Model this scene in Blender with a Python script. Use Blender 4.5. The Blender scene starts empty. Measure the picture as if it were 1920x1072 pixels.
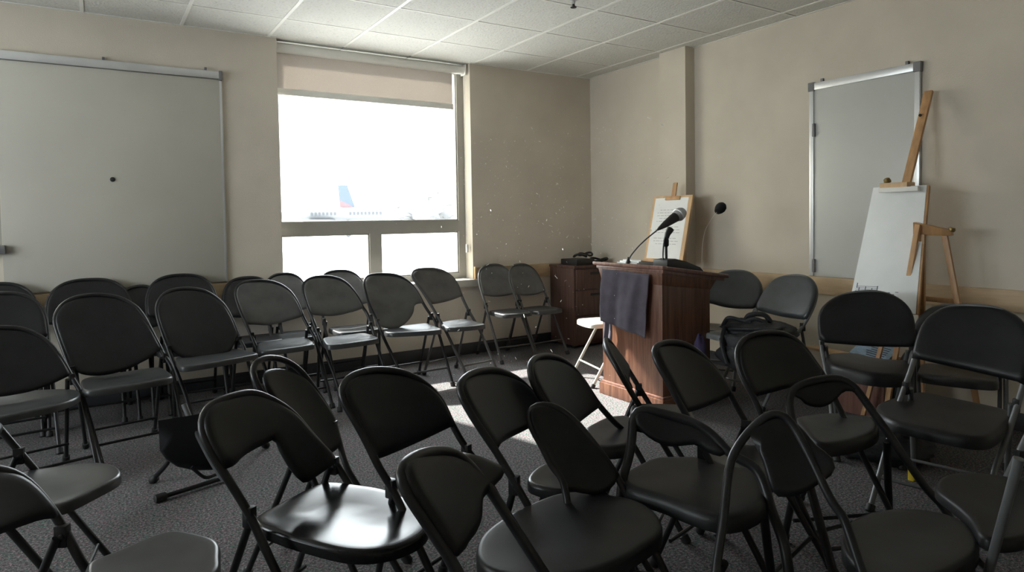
import bpy, bmesh, math, random, json
from mathutils import Vector, Matrix
from mathutils.geometry import delaunay_2d_cdt
random.seed(7)
scene = bpy.context.scene
COL = scene.collection
PI = math.pi

# ------------------------------------------------------------------ materials
def new_mat(name):
    m = bpy.data.materials.new(name); m.use_nodes = True
    nt = m.node_tree; nt.nodes.clear()
    out = nt.nodes.new('ShaderNodeOutputMaterial')
    b = nt.nodes.new('ShaderNodeBsdfPrincipled')
    nt.links.new(b.outputs[0], out.inputs[0])
    return m, nt, b, out
def coords(nt, scale=(1, 1, 1)):
    tc = nt.nodes.new('ShaderNodeTexCoord'); mp = nt.nodes.new('ShaderNodeMapping')
    mp.inputs['Scale'].default_value = scale
    nt.links.new(tc.outputs['Object'], mp.inputs[0]); return mp.outputs[0]
def noise(nt, vec, scale, detail=3, rough=.55):
    n = nt.nodes.new('ShaderNodeTexNoise'); n.inputs['Scale'].default_value = scale
    n.inputs['Detail'].default_value = detail; n.inputs['Roughness'].default_value = rough
    nt.links.new(vec, n.inputs['Vector']); return n.outputs['Fac']
def ramp(nt, fac, stops):
    r = nt.nodes.new('ShaderNodeValToRGB'); e = r.color_ramp.elements
    while len(e) < len(stops): e.new(.5)
    for el, (p, c) in zip(e, stops):
        el.position = p; el.color = (*c, 1)
    nt.links.new(fac, r.inputs[0]); return r.outputs[0]
def bump(nt, b, h, strength, dist=.002):
    n = nt.nodes.new('ShaderNodeBump'); n.inputs['Strength'].default_value = strength
    n.inputs['Distance'].default_value = dist
    nt.links.new(h, n.inputs['Height']); nt.links.new(n.outputs[0], b.inputs['Normal'])
def mat(name, col, rough=.5, metal=0., var=.12, vscale=6., bscale=0, bstr=.2, bdist=.002, spec=.5, stretch=(1, 1, 1), coat=0):
    m, nt, b, out = new_mat(name)
    v = coords(nt, stretch)
    c0 = tuple(max(0, x * (1 - var)) for x in col); c1 = tuple(min(1, x * (1 + var)) for x in col)
    nt.links.new(ramp(nt, noise(nt, v, vscale), [(.3, c0), (.7, c1)]), b.inputs['Base Color'])
    b.inputs['Roughness'].default_value = rough; b.inputs['Metallic'].default_value = metal
    b.inputs['Specular IOR Level'].default_value = spec
    if coat: b.inputs['Coat Weight'].default_value = coat; b.inputs['Coat Roughness'].default_value = .15
    if bscale: bump(nt, b, noise(nt, v, bscale, 2), bstr, bdist)
    return m
M = {}
M['wall'] = mat('wall_paint', (.60, .548, .468), .8, var=.07, vscale=1.6, bscale=120, bstr=.6, bdist=.002, spec=.25)
M['dado'] = mat('dado_paint', (.56, .51, .43), .75, var=.05, vscale=1.5, bscale=170, bstr=.3, bdist=.0012, spec=.25)
M['rail'] = mat('rail_wood', (.50, .37, .23), .55, var=.1, vscale=5, stretch=(1, 1, 6), bscale=60, bstr=.1)
M['base'] = mat('baseboard_vinyl', (.035, .037, .042), .55, var=.2)
M['black_vinyl'] = mat('black_vinyl', (.0095, .0098, .011), .42, var=.3, vscale=9, spec=.34, bscale=420, bstr=.12, bdist=.0008)
M['black_seat'] = mat('black_seat', (.0115, .0120, .0135), .31, var=.25, vscale=7, bscale=420, bstr=.1, bdist=.0008)
M['glossy_seat'] = mat('glossy_black_seat', (.0085, .0087, .0095), .20, spec=.3, var=.25, vscale=7, bscale=420, bstr=.06, bdist=.0006)
M['lit_grey_seat'] = mat('lit_grey_seat', (.36, .38, .39), .36, var=.1)  # seat colour raised to hold the sheen of light falling on it
M['haze_sheen_seat'] = mat('haze_sheen_grey_seat', (.040, .042, .045), .33, var=.25, vscale=8)  # black seats lightened: window haze and sheen put into the colour
M['hazed_vinyl'] = mat('hazed_grey_vinyl', (.080, .080, .079), .42, var=.25, vscale=8, bscale=420, bstr=.1, bdist=.0008)  # black backrests lightened, colour carries the haze near the window
M['black_metal'] = mat('black_metal', (.018, .018, .0195), .36, spec=.36, var=.25, vscale=14)
M['gray_metal'] = mat('gray_metal', (.14, .145, .15), .36, .25, var=.12, vscale=14)
M['slate_vinyl'] = mat('slate_vinyl', (.040, .046, .051), .33, var=.2, vscale=8, bscale=420, bstr=.1, bdist=.0008)
M['dusk_metal'] = mat('dull_grey_metal', (.07, .07, .07), .42, .1, var=.12, vscale=14, spec=.35)
M['beige_metal'] = mat('beige_metal', (.46, .45, .40), .4, .1, var=.06)
M['beige_seat'] = mat('beige_seat', (.50, .50, .45), .45, var=.06)
M['rubber'] = mat('rubber', (.015, .015, .016), .6, var=.2)
M['alu'] = mat('aluminium', (.62, .63, .64), .35, .6, var=.05, vscale=3)
M['plastic_gray'] = mat('grey_plastic', (.18, .18, .19), .5, var=.1)
M['white_plastic'] = mat('white_plastic', (.75, .74, .70), .45, var=.04)
M['board'] = mat('whiteboard_enamel', (.475, .46, .41), .38, var=.06, vscale=1.2, spec=.45)
M['board_blue'] = mat('grey_whiteboard_enamel', (.53, .54, .515), .36, var=.05, vscale=1.2, spec=.45)
M['frame_win'] = mat('window_frame_paint', (.30, .29, .265), .45, var=.05)
M['sill'] = mat('sill_paint', (.55, .53, .48), .4, var=.04)
M['easel'] = mat('easel_beech', (.47, .27, .125), .45, var=.16, vscale=5, stretch=(6, 6, 1), bscale=50, bstr=.08)
M['easel_light'] = mat('light_pine', (.60, .40, .22), .5, var=.14, vscale=5, stretch=(5, 5, 1))
M['paper'] = mat('paper', (.80, .82, .82), .7, var=.03)
M['brass'] = mat('brass', (.25, .18, .07), .4, .8, var=.15)
M['black_plastic'] = mat('black_plastic', (.018, .018, .019), .45, var=.2)
M['mic_grille'] = mat('mic_grille', (.42, .42, .44), .4, .6, var=.2, bscale=900, bstr=.8, bdist=.002)
M['foam'] = mat('foam', (.012, .012, .013), .95, var=.3, bscale=500, bstr=.6)
M['cloth'] = mat('dark_cloth', (.052, .045, .062), .9, var=.2, vscale=12, bscale=700, bstr=.25, bdist=.001)
M['bag'] = mat('bag_nylon', (.013, .014, .017), .6, var=.4, vscale=9, bscale=60, bstr=.5, bdist=.006)
M['purple'] = mat('purple_cloth', (.055, .04, .11), .85, var=.25)
M['canvas'] = mat('canvas', (.42, .38, .28), .9, var=.12, bscale=300, bstr=.3)
M['yellow'] = mat('yellow_strap', (.62, .47, .03), .6, var=.1)
M['ink'] = mat('ink', (.05, .07, .12), .7, var=.1)
M['pencil'] = mat('pencil', (.50, .51, .53), .8, var=.1)
M['blue_print'] = mat('blue_print', (.30, .42, .55), .6, var=.3, vscale=20)
M['tile_grid'] = mat('ceiling_grid_paint', (.78, .77, .73), .5, var=.04)
M['dark_gap'] = mat('dark_gap', (.08, .08, .08), .9)
M['tarmac'] = mat('pale_concrete', (.62, .62, .62), .9, var=.06, vscale=.05)
M['plane_white'] = mat('aircraft_white', (.080, .083, .087), .4, var=.02)
M['plane_blue'] = mat('aircraft_blue', (.026, .040, .066), .4, var=.05)
M['plane_red'] = mat('aircraft_red', (.085, .036, .040), .4, var=.05)
M['plane_window'] = mat('aircraft_window', (.028, .031, .036), .4)
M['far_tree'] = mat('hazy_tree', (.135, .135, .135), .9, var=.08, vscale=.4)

def wood(name, c0, c1, c2, rough=.35):
    m, nt, b, out = new_mat(name)
    v = coords(nt, (9, 9, .55))
    f = noise(nt, v, 5, 6, .62)
    v2 = coords(nt, (60, 60, 1.2)); g = noise(nt, v2, 4, 3)
    mx = nt.nodes.new('ShaderNodeMath'); mx.operation = 'MULTIPLY_ADD'
    mx.inputs[1].default_value = .35; nt.links.new(g, mx.inputs[0]); nt.links.new(f, mx.inputs[2])
    nt.links.new(ramp(nt, mx.outputs[0], [(.45, c0), (.65, c1), (.85, c2)]), b.inputs['Base Color'])
    b.inputs['Roughness'].default_value = rough
    bump(nt, b, g, .06, .001)
    return m
M['mahogany'] = wood('mahogany', (.062, .026, .017), (.125, .055, .034), (.19, .092, .056))
M['mahogany_red'] = wood('red_mahogany', (.11, .05, .04), (.18, .090, .070), (.23, .125, .10), .28)
M['cabinet_wood'] = wood('cabinet_wood', (.055, .027, .021), (.085, .043, .034), (.12, .065, .05), .5)

def carpet():
    m, nt, b, out = new_mat('carpet_pile')
    v = coords(nt)
    a = noise(nt, v, 95, 5, .9)
    vo = nt.nodes.new('ShaderNodeTexVoronoi'); vo.inputs['Scale'].default_value = 110
    nt.links.new(v, vo.inputs['Vector'])
    base = ramp(nt, a, [(.34, (.014, .016, .017)), (.5, (.125, .121, .126)), (.66, (.46, .44, .45))])
    sep = nt.nodes.new('ShaderNodeSeparateColor'); nt.links.new(vo.outputs['Color'], sep.inputs[0])
    tint = ramp(nt, sep.outputs[0], [(.0, (.45, .95, .75)), (.22, (1, 1, 1)), (.74, (1, 1, 1)), (1., (1.35, .88, 1.0))])
    mx = nt.nodes.new('ShaderNodeMixRGB'); mx.blend_type = 'MULTIPLY'; mx.inputs[0].default_value = 1
    nt.links.new(base, mx.inputs[1]); nt.links.new(tint, mx.inputs[2])
    nt.links.new(mx.outputs[0], b.inputs['Base Color'])
    b.inputs['Roughness'].default_value = 1; b.inputs['Specular IOR Level'].default_value = .1
    bump(nt, b, a, 1., .006)
    return m
M['carpet'] = carpet()
def tile():
    m, nt, b, out = new_mat('acoustic_tile')
    v = coords(nt, (1, 1, 1))
    a = noise(nt, v, 60, 4, .65)
    c = noise(nt, v, 2.0, 2)
    col = ramp(nt, a, [(.28, (.42, .42, .40)), (.40, (.63, .625, .59)), (.7, (.70, .695, .66))])
    nt.links.new(col, b.inputs['Base Color'])
    b.inputs['Roughness'].default_value = .95; b.inputs['Specular IOR Level'].default_value = .1
    bump(nt, b, a, .9, .006)
    return m
M['tile'] = tile()
def glass():
    m, nt, b, out = new_mat('window_glass'); nt.nodes.remove(b)
    t = nt.nodes.new('ShaderNodeBsdfTransparent'); g = nt.nodes.new('ShaderNodeBsdfGlossy')
    g.inputs['Roughness'].default_value = .02
    t.inputs[0].default_value = (.95, .97, .97, 1)
    mx = nt.nodes.new('ShaderNodeMixShader'); mx.inputs[0].default_value = .04
    nt.links.new(t.outputs[0], mx.inputs[1]); nt.links.new(g.outputs[0], mx.inputs[2]); nt.links.new(mx.outputs[0], out.inputs[0])
    return m
M['glass'] = glass()
def blind_cloth():
    m, nt, b, out = new_mat('blind_cloth')
    tr = nt.nodes.new('ShaderNodeBsdfTranslucent'); tr.inputs[0].default_value = (.31, .285, .262, 1)
    di = nt.nodes.new('ShaderNodeBsdfDiffuse')
    v = coords(nt, (1, 1, 1)); nt.links.new(ramp(nt, noise(nt, v, 260, 2), [(.35, (.62, .58, .535)), (.65, (.69, .65, .605))]), di.inputs[0])
    mx = nt.nodes.new('ShaderNodeMixShader'); mx.inputs[0].default_value = .5
    nt.links.new(di.outputs[0], mx.inputs[1]); nt.links.new(tr.outputs[0], mx.inputs[2]); nt.links.new(mx.outputs[0], out.inputs[0])
    nt.nodes.remove(b); return m
M['blind'] = blind_cloth()

# ------------------------------------------------------------------ mesh helpers
class MB:
    def __init__(s): s.v, s.f = [], []
    def add(s, v, f):
        o = len(s.v); s.v += [tuple(x) for x in v]; s.f += [tuple(i + o for i in q) for q in f]; return s
    def box(s, a, b, mtx=None):
        (x0, y0, z0), (x1, y1, z1) = a, b
        x0, x1 = min(x0, x1), max(x0, x1); y0, y1 = min(y0, y1), max(y0, y1); z0, z1 = min(z0, z1), max(z0, z1)
        v = [Vector(q) for q in ((x0, y0, z0), (x1, y0, z0), (x1, y1, z0), (x0, y1, z0), (x0, y0, z1), (x1, y0, z1), (x1, y1, z1), (x0, y1, z1))]
        if mtx: v = [mtx @ q for q in v]
        return s.add(v, [(3, 2, 1, 0), (4, 5, 6, 7), (0, 1, 5, 4), (1, 2, 6, 5), (2, 3, 7, 6), (3, 0, 4, 7)])
    def beam(s, a, b, w, d, side=(1, 0, 0)):
        """square-section bar from a to b; w along side, d across"""
        a, b = Vector(a), Vector(b); t = (b - a).normalized(); u = Vector(side); u = (u - t * u.dot(t)).normalized(); n = t.cross(u)
        v = [p + u * (i * w / 2) + n * (j * d / 2) for p in (a, b) for i, j in ((-1, -1), (1, -1), (1, 1), (-1, 1))]
        return s.add(v, [(3, 2, 1, 0), (4, 5, 6, 7), (0, 1, 5, 4), (1, 2, 6, 5), (2, 3, 7, 6), (3, 0, 4, 7)])
    def tube(s, path, r, n=10, closed=False):
        P = [Vector(q) for q in path]; m = len(P); R = r if isinstance(r, (list, tuple)) else [r] * m
        T = []
        for i in range(m):
            a, b = P[max(i - 1, 0)], P[min(i + 1, m - 1)]
            if closed: a, b = P[i - 1], P[(i + 1) % m]
            T.append((b - a).normalized())
        u = T[0].orthogonal().normalized(); v, f = [], []
        for i in range(m):
            u = (u - T[i] * u.dot(T[i])).normalized(); w = T[i].cross(u)
            for k in range(n):
                a = 2 * PI * k / n; v.append(P[i] + (u * math.cos(a) + w * math.sin(a)) * R[i])
        for i in range(m if closed else m - 1):
            j = (i + 1) % m
            for k in range(n):
                f.append((i * n + k, i * n + (k + 1) % n, j * n + (k + 1) % n, j * n + k))
        if not closed:
            f.append(tuple(range(n - 1, -1, -1))); f.append(tuple((m - 1) * n + k for k in range(n)))
        return s.add(v, f)
    def lathe(s, prof, o=(0, 0, 0), axis=(0, 0, 1), n=20):
        A = Vector(axis).normalized(); u = A.orthogonal().normalized(); w = A.cross(u); o = Vector(o); v, f = [], []
        for r, z in prof:
            for k in range(n):
                a = 2 * PI * k / n; v.append(o + A * z + (u * math.cos(a) + w * math.sin(a)) * max(r, 1e-5))
        for i in range(len(prof) - 1):
            for k in range(n):
                f.append((i * n + k, i * n + (k + 1) % n, (i + 1) * n + (k + 1) % n, (i + 1) * n + k))
        f.append(tuple(range(n - 1, -1, -1))); f.append(tuple((len(prof) - 1) * n + k for k in range(n)))
        return s.add(v, f)
    def prism(s, pts, fn, d):
        """2-D outline pts, fn(u, v, w) -> 3-D, extruded w = 0..d"""
        n = len(pts)
        v = [fn(u, w_, 0) for u, w_ in pts] + [fn(u, w_, d) for u, w_ in pts]
        return s.add(v, [tuple(range(n - 1, -1, -1)), tuple(range(n, 2 * n))] + [(i, (i + 1) % n, n + (i + 1) % n, n + i) for i in range(n)])
    def build(s, name, m, parent=None, bevel=0, smooth=True, sharp=40, segs=2):
        me = bpy.data.meshes.new(name); me.from_pydata(s.v, [], s.f); me.update()
        bm = bmesh.new(); bm.from_mesh(me)
        bmesh.ops.recalc_face_normals(bm, faces=bm.faces)
        if bevel:
            ed = [e for e in bm.edges if len(e.link_faces) == 2 and e.calc_face_angle(0) > .6]
            bmesh.ops.bevel(bm, geom=ed, offset=bevel, segments=segs, profile=.6, affect='EDGES', clamp_overlap=True)
        bm.to_mesh(me); bm.free()
        if smooth:
            me.shade_smooth(); me.set_sharp_from_angle(angle=math.radians(sharp))
        me.materials.append(M[m])
        o = bpy.data.objects.new(name, me); COL.objects.link(o)
        if parent: o.parent = parent
        return o

def tag(o, label=None, cat=None, group=None, kind=None):
    if label: o['label'] = label
    if cat: o['category'] = cat
    if group: o['group'] = group
    if kind: o['kind'] = kind
    return o
def thing(name, label, cat, loc=(0, 0, 0), rz=0, group=None):
    o = bpy.data.objects.new(name, None); COL.objects.link(o); o.empty_display_size = .1
    o.location = loc; o.rotation_euler = (0, 0, rz); return tag(o, label, cat, group)
def struct(mb, name, m, parent=None, **k):
    o = mb.build(name, m, parent, **k)
    if not parent: o['kind'] = 'structure'
    return o

def catmull(P, n=6, closed=False):
    P = [Vector(q) for q in P]; m = len(P); out = []
    for i in range(m if closed else m - 1):
        g = (lambda k: P[k % m]) if closed else (lambda k: P[min(max(k, 0), m - 1)])
        a, b, c, d = g(i - 1), g(i), g(i + 1), g(i + 2)
        for k in range(n):
            t = k / n; out.append(.5 * (2 * b + (c - a) * t + (2 * a - 5 * b + 4 * c - d) * t * t + (3 * b - a - 3 * c + d) * t ** 3))
    if not closed: out.append(P[-1])
    return out
def resample(P, step, closed=False):
    P = [Vector(q) for q in P]
    if closed: P = P + [P[0]]
    L = [0]
    for a, b in zip(P, P[1:]): L.append(L[-1] + (b - a).length)
    n = max(3, round(L[-1] / step)); out = []; j = 0
    for k in range(n if closed else n + 1):
        s = L[-1] * k / n
        while j < len(P) - 2 and L[j + 1] < s: j += 1
        d = L[j + 1] - L[j]; out.append(P[j].lerp(P[j + 1], (s - L[j]) / d if d > 1e-9 else 0))
    return out
def smooth_poly(P, it=1, closed=True):
    P = [Vector(q) for q in P]
    for _ in range(it):
        n = len(P); Q = []
        for i in range(n):
            if not closed and i in (0, n - 1): Q.append(P[i]); continue
            Q.append(P[i] * .5 + (P[i - 1] + P[(i + 1) % n]) * .25)
        P = Q
    return P
def inside(q, P):
    c = False; n = len(P)
    for i in range(n):
        a, b = P[i], P[i - 1]
        if (a.y > q.y) != (b.y > q.y) and q.x < (b.x - a.x) * (q.y - a.y) / (b.y - a.y) + a.x: c = not c
    return c
def segdist(q, P):
    best = 9
    for i in range(len(P)):
        a, b = P[i - 1], P[i]; d = b - a; l = d.length_squared
        t = 0 if l < 1e-12 else max(0, min(1, (q - a).dot(d) / l)); best = min(best, (q - a - d * t).length)
    return best
def plate(P, rings=(.006, .016, .03), grid=.035):
    """triangulate the 2-D outline with rings of points along its rim; returns verts, tris, rim distance"""
    P = [Vector(q).to_2d() for q in P]; n = len(P)
    area = sum(P[i - 1].x * P[i].y - P[i].x * P[i - 1].y for i in range(n))
    if area < 0: P.reverse()
    pts = []
    for r in rings:
        for i in range(n):
            t = (P[(i + 1) % n] - P[i - 1]); 
            if t.length < 1e-6: continue
            t.normalize(); q = P[i] + Vector((-t.y, t.x)) * r
            if inside(q, P) and segdist(q, P) > r * .93: pts.append(q)
    xs = [q.x for q in P]; ys = [q.y for q in P]
    x = min(xs)
    while x < max(xs):
        y = min(ys)
        while y < max(ys):
            q = Vector((x, y))
            if inside(q, P) and segdist(q, P) > rings[-1] * 1.25: pts.append(q)
            y += grid
        x += grid
    V, E, F, *_ = delaunay_2d_cdt(P + pts, [(i, (i + 1) % n) for i in range(n)], [], 1, 1e-5)
    D = [segdist(q, P) for q in V]
    cnt = {}
    for f in F:
        for a, b in zip(f, f[1:] + f[:1]): cnt[(a, b)] = 1
    rim = [(a, b) for (a, b) in cnt if (b, a) not in cnt]
    return V, F, D, rim
def rnd(d, r):
    t = min(1, d / r); return math.sqrt(max(0, 1 - (1 - t) ** 2))
def pad(P, fn, half, edge=.02, bend=None):
    """soft pad: both faces swell from the rim; fn(u, w, offset) -> 3-D"""
    V, F, D, rim = plate(P); n = len(V); mb = MB(); be = bend or (lambda q: 0)
    top = [fn(q.x, q.y, be(q) + half * rnd(d, edge)) for q, d in zip(V, D)]
    bot = [fn(q.x, q.y, be(q) - half * rnd(d, edge)) for q, d in zip(V, D)]
    ids = {}; verts = list(top); fb = []
    for i, d in enumerate(D):
        if d < 1e-5: ids[i] = i
        else: ids[i] = len(verts); verts.append(bot[i])
    return mb.add(verts, [tuple(f) for f in F] + [tuple(ids[i] for i in reversed(f)) for f in F])
def slab(P, fn, thick, r=.014, dish=.0, bend=None):
    """seat: rounded top edge, straight skirt, flat underside; fn(u, v, z)"""
    V, F, D, rim = plate(P, rings=(r * .3, r * .7, r * 1.2, r * 2.4)); n = len(V); dm = max(D); be = bend or (lambda q: 0)
    top = [fn(q.x, q.y, be(q) - r * (1 - rnd(d, r)) - dish * min(1, d / (dm * .8)) ** 1.5) for q, d in zip(V, D)]
    bot = [fn(q.x, q.y, be(q) - thick) for q in V]
    f = [tuple(t) for t in F] + [tuple(i + n for i in reversed(t)) for t in F] + [(b, a, a + n, b + n) for a, b in rim]
    return MB().add(top + bot, f)

# ------------------------------------------------------------------ camera
H = 2.854
R = [[0.842984, -0.537701, -0.015987], [0.032287, 0.020908, 0.99926], [0.536969, 0.842876, -0.034986]]
cam = bpy.data.cameras.new('camera'); co = bpy.data.objects.new('camera', cam); COL.objects.link(co)
co.matrix_world = Matrix(((R[0][0], R[1][0], -R[2][0], -4.652), (R[0][1], R[1][1], -R[2][1], -5.653), (R[0][2], R[1][2], -R[2][2], 1.32), (0, 0, 0, 1)))
cam.sensor_width = 36; cam.lens = 36 * 1226.66 / 1920; cam.shift_y = -81.78 / 1920; cam.clip_start = .05; cam.clip_end = 600
scene.camera = co

# ------------------------------------------------------------------ the room
XL, YF = -8.2, -8.0
def wall_with_holes(x0, x1, holes, y0, y1):
    mb = MB(); xs = sorted({x0, x1, *[h[0] for h in holes], *[h[1] for h in holes]})
    for a, b in zip(xs, xs[1:]):
        h = [q for q in holes if q[0] <= a and q[1] >= b]
        if not h: mb.box((a, y0, 0), (b, y1, H))
        else:
            if h[0][2] > 0: mb.box((a, y0, 0), (b, y1, h[0][2]))
            if h[0][3] < H: mb.box((a, y0, h[0][3]), (b, y1, H))
    return mb
W1 = (-3.335, -1.512, .70, H); W2 = (-6.95, -5.19, 1.18, 2.46)
struct(wall_with_holes(XL, .25, [W1, W2], 0, .26), 'wall_back', 'wall', smooth=False)
struct(MB().box((0, YF, 0), (.25, 0, H)), 'wall_right', 'wall', smooth=False)
W3 = (-3.4, -.7, .9, 2.45)      # y0, y1, z0, z1 of the unseen window added in the left wall for fill light
struct(MB().box((XL - .2, YF, 0), (XL, W3[0], H)).box((XL - .2, W3[1], 0), (XL, .26, H)).box((XL - .2, W3[0], 0), (XL, W3[1], W3[2])).box((XL - .2, W3[0], W3[3]), (XL, W3[1], H)), 'wall_left', 'wall', smooth=False)
struct(MB().box((-9.6, .26, -1.7), (-7.3, 11.0, 13.0)), 'sun_block_outside', 'wall', smooth=False)  # unseen block added outside to keep sun out of the second window
struct(MB().box((XL - .2, YF - .2, 0), (.25, YF, H)), 'wall_front', 'wall', smooth=False)
struct(MB().box((XL - .2, YF - .2, -.12), (.25, .26, 0)), 'floor', 'carpet', smooth=False)
struct(MB().box((-.12, -1.49, 0), (0, -1.17, H)), 'column', 'wall', smooth=False)
# dado below the chair rail: a thin skin of its own colour on the right wall
struct(MB().box((-.006, -1.17, .10), (0, 0, .72)).box((-.006, YF, .10), (0, -1.49, .72)), 'trim_1', 'dado', smooth=False)
struct(MB().box((-.022, YF, .715), (0, -1.495, .848)).box((-.022, -1.165, .715), (0, -.024, .848)), 'trim_2', 'rail', bevel=.004)
struct(MB().box((-1.50, -.022, .715), (-.0, 0, .848)).box((XL, -.022, .715), (-3.345, 0, .848)), 'trim_3', 'rail', bevel=.004)
struct(MB().box((XL, -.014, 0), (0, 0, .112)), 'baseboard_back', 'base', bevel=.003)
struct(MB().box((-.014, YF, 0), (0, -1.49, .112)).box((-.014, -1.17, 0), (0, -.014, .112)).box((-.134, -1.504, 0), (-.12, -1.156, .112)), 'baseboard_right', 'base', bevel=.003)
# suspended ceiling: tiles with dark seams, light cross bars
xs = [-.2 - .64 * k for k in range(0, 13)]; ys = [-.55 - .66 * k for k in range(0, 12)]
xs = [0.] + xs + [XL]; ys = [0.26] + ys + [YF]
mb = MB()
for a, b in zip(xs, xs[1:]):
    for c, d in zip(ys, ys[1:]):
        mb.box((a - .006, c - .012, H), (b + .006, d + .009, H + .02))
struct(mb, 'ceiling', 'tile', smooth=False)
struct(MB().box((XL - .2, YF - .2, H + .018), (.25, .26, H + .12)), 'trim_4', 'dark_gap', smooth=False)
mb = MB()
for x in xs[1:-1]: mb.box((x - .012, YF, H - .0035), (x + .012, 0, H + .019))
mb.box((XL, -.02, H - .004), (W1[0], 0, H + .019)).box((W1[1], -.02, H - .004), (0, 0, H + .019)).box((-.02, YF, H - .004), (0, -1.49, H + .019)).box((-.02, -1.17, H - .004), (0, 0, H + .019))
struct(mb, 'trim_5', 'tile_grid', smooth=False)
mb = MB()
for y in ys[1:-1]: mb.box((XL, y - .002, H - .001), (0, y + .010, H + .018))
struct(mb, 'trim_6', 'tile_grid', smooth=False)
t = thing('ceiling_sprinkler', 'small dark sprinkler head hanging from the ceiling tiles', 'sprinkler', (-1.765, -1.975, H))
MB().lathe([(.03, 0), (.03, -.006), (.012, -.01), (.012, -.03)]).build('escutcheon', 'alu', t)
MB().lathe([(.008, -.03), (.010, -.045), (.022, -.05), (.022, -.054)]).build('deflector', 'black_plastic', t)

# window 1
def window(name, x0, x1, z0, z1, yg, transom, mull, fr=.075):
    mb = MB()
    fl = fr if not mull else .03; zb = fr * .75
    mb.box((x0, yg - .05, z0), (x0 + fl, yg + .05, z1)).box((x1 - fr, yg - .05, z0), (x1, yg + .05, z1))
    mb.box((x0 + fl, yg - .05, z0), (x1 - fr, yg + .05, z0 + zb)).box((x0 + fl, yg - .05, z1 - fr), (x1 - fr, yg + .05, z1))
    if transom: mb.box((x0 + fl, yg - .05, transom - .055), (x1 - fr, yg + .05, transom + .055))
    if mull: mb.box((mull - .055, yg - .05, z0 + zb), (mull + .055, yg + .05, transom - .055))
    w = struct(mb, name, 'frame_win', smooth=False)
    panes = [(x0 + fl, x1 - fr, transom + .055, z1 - fr)] if transom else [(x0 + fr, x1 - fr, z0 + fr, z1 - fr)]
    if mull: panes += [(x0 + fl, mull - .055, z0 + fr * .75, transom - .055), (mull + .055, x1 - fr, z0 + fr * .75, transom - .055)]
    for a, b, c, d in panes:
        MB().box((a, yg - .004, c), (b, yg + .004, d)).build('pane', 'glass', w, smooth=False)
        g = .012
        MB().box((a, yg - .035, c), (a + g, yg - .01, d)).box((b - g, yg - .035, c), (b, yg - .01, d)).box((a, yg - .035, c), (b, yg - .01, c + g)).box((a, yg - .035, d - g), (b, yg - .01, d)).build('glazing_bead', 'frame_win', w, bevel=.003)
    return w
w1 = window('window_1', W1[0], W1[1], W1[2] + .04, W1[3], .19, 1.265, -2.46)
MB().box((W1[0], -.055, W1[2] - .03), (W1[1] + .03, .15, W1[2] + .04)).build('sill', 'sill', w1, bevel=.006)
w2 = window('window_2', W2[0], W2[1], W2[2] + .02, W2[3], .12, 0, 0, .06)
MB().box((W2[0], -.06, W2[2] - .04), (W2[1] + .02, .08, W2[2] + .02)).build('sill', 'plastic_gray', w2, bevel=.004)

mb = MB(); a, b, c, d = W3
mb.box((XL - .15, a, c), (XL - .05, a + .07, d)).box((XL - .15, b - .07, c), (XL - .05, b, d)).box((XL - .15, a, c), (XL - .05, b, c + .07)).box((XL - .15, a, d - .07), (XL - .05, b, d)).box((XL - .15, (a + b) / 2 - .04, c), (XL - .05, (a + b) / 2 + .04, d))
w3 = struct(mb, 'fill_window', 'frame_win', smooth=False)  # out of view, added to fill the room with light from the left
MB().box((XL - .104, a + .07, c + .07), (XL - .096, b - .07, d - .07)).build('pane', 'glass', w3, smooth=False)
t = thing('roller_blind', 'beige roller blind pulled a short way down the big window', 'blind')
MB().tube([(W1[0] + .01, .075, 2.795), (-1.545, .075, 2.795)], .042, 18).build('roller_tube', 'white_plastic', t)
MB().box((-1.545, .03, 2.745), (-1.53, .125, 2.845)).build('bracket', 'white_plastic', t, bevel=.003)
MB().box((W1[0] + .002, .03, 2.745), (W1[0] + .012, .125, 2.845)).build('bracket', 'white_plastic', t, bevel=.003)
MB().box((W1[0] + .012, .098, 2.44), (-1.655, .1005, 2.80)).build('fabric', 'blind', t, smooth=False)
MB().box((W1[0] + .010, .088, 2.405), (-1.648, .110, 2.462)).build('bottom_bar', 'white_plastic', t, bevel=.009, segs=3)
mb = MB()
for k in range(150): mb.lathe([(.001, -.0028), (.0032, 0), (.001, .0028)], (-1.548, .052, 2.74 - k * .0113), n=6)
mb.tube([(-1.548, .052, 2.76), (-1.548, .052, 1.05)], .0012, 5)
mb.tube([(-1.538, .06, 2.76), (-1.538, .06, 1.05)], .0012, 5)
mb.build('pull_chain', 'white_plastic', t)
MB().box((-1.556, .042, 1.0), (-1.530, .066, 1.08)).build('chain_weight', 'white_plastic', t, bevel=.004)
t = tag(MB().box((-1.506, -.03, .70), (-1.488, -.004, .86)).build('wood_block', 'easel_light', None, bevel=.003), 'small light wooden upright at the right end of the window sill', 'wood block')

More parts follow.
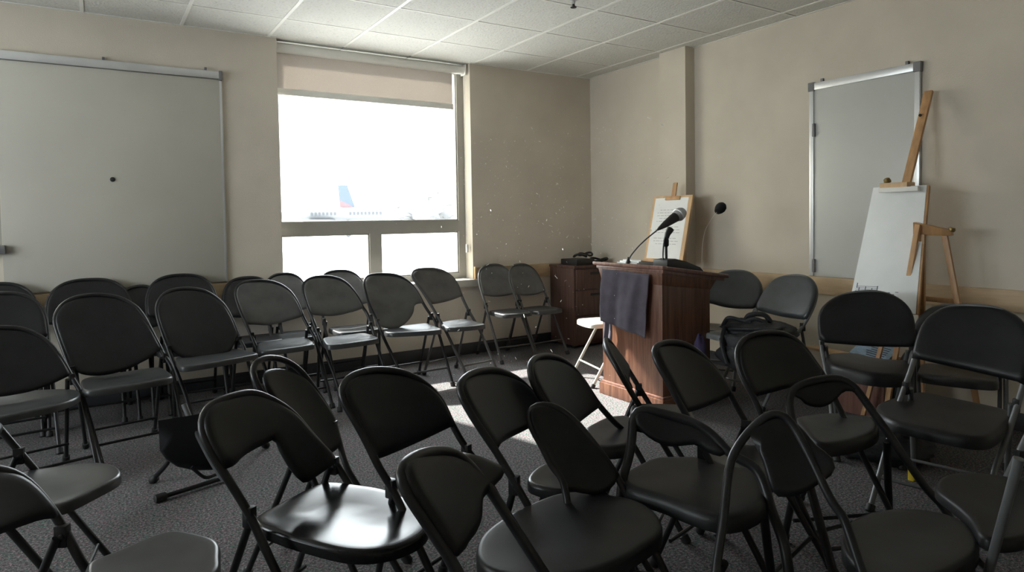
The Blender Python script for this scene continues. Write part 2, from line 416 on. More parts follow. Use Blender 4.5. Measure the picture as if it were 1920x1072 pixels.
# ------------------------------------------------------------------ boards on the walls
t = thing('whiteboard', 'wide whiteboard with a single aluminium top rail, on the window wall', 'whiteboard')
MB().box((-5.187, -.018, .862), (-3.775, 0, 2.46)).build('panel', 'board', t, bevel=.002)
MB().box((-5.19, -.035, 2.464), (-3.785, 0, 2.523)).build('top_rail', 'alu', t, bevel=.006)
MB().box((-3.787, -.042, 2.455), (-3.762, 0, 2.528)).build('end_cap', 'plastic_gray', t, bevel=.006)
MB().box((-3.785, -.022, .862), (-3.768, 0, 2.45)).build('edge_strip', 'alu', t, bevel=.002)
for x in (-4.56, -3.88):
    MB().box((x - .008, -.02, 2.52), (x + .008, 0, 2.548)).tube([(x, -.02, 2.54), (x, -.035, 2.54)], .004, 6).build('hook', 'plastic_gray', t)
tag(MB().lathe([(.017, 0), (.017, .006), (.013, .009)], (-4.53, -.018, 1.66), (0, -1, 0)).build('magnet', 'black_plastic'), 'small round black magnet on the wide whiteboard', 'magnet')
t = thing('whiteboard', 'tall narrow grey whiteboard in a thin aluminium frame, behind the easel', 'whiteboard')
MB().box((-.016, -3.42, .85), (0, -2.66, 2.30)).build('panel', 'board_blue', t, bevel=.002)
MB().box((-.03, -3.42, 2.262), (0, -2.66, 2.315)).build('top_rail', 'alu', t, bevel=.004)
for y in (-3.42, -2.66): MB().box((-.028, y - .017, .852), (0, y + .017, 2.29)).build('side_rail', 'alu', t, bevel=.004)
for y in (-3.42, -2.66): MB().box((-.034, y - .024, 2.255), (0, y + .024, 2.322)).build('corner_cap', 'plastic_gray', t, bevel=.004)
for z in (.93, 1.96): MB().box((-.036, -2.69, z - .05), (0, -2.672, z + .05)).build('clip', 'plastic_gray', t, bevel=.003)
for y in (-2.74, -3.35): MB().box((-.02, y - .01, 2.314), (0, y + .01, 2.34)).build('hook', 'plastic_gray', t, bevel=.002)

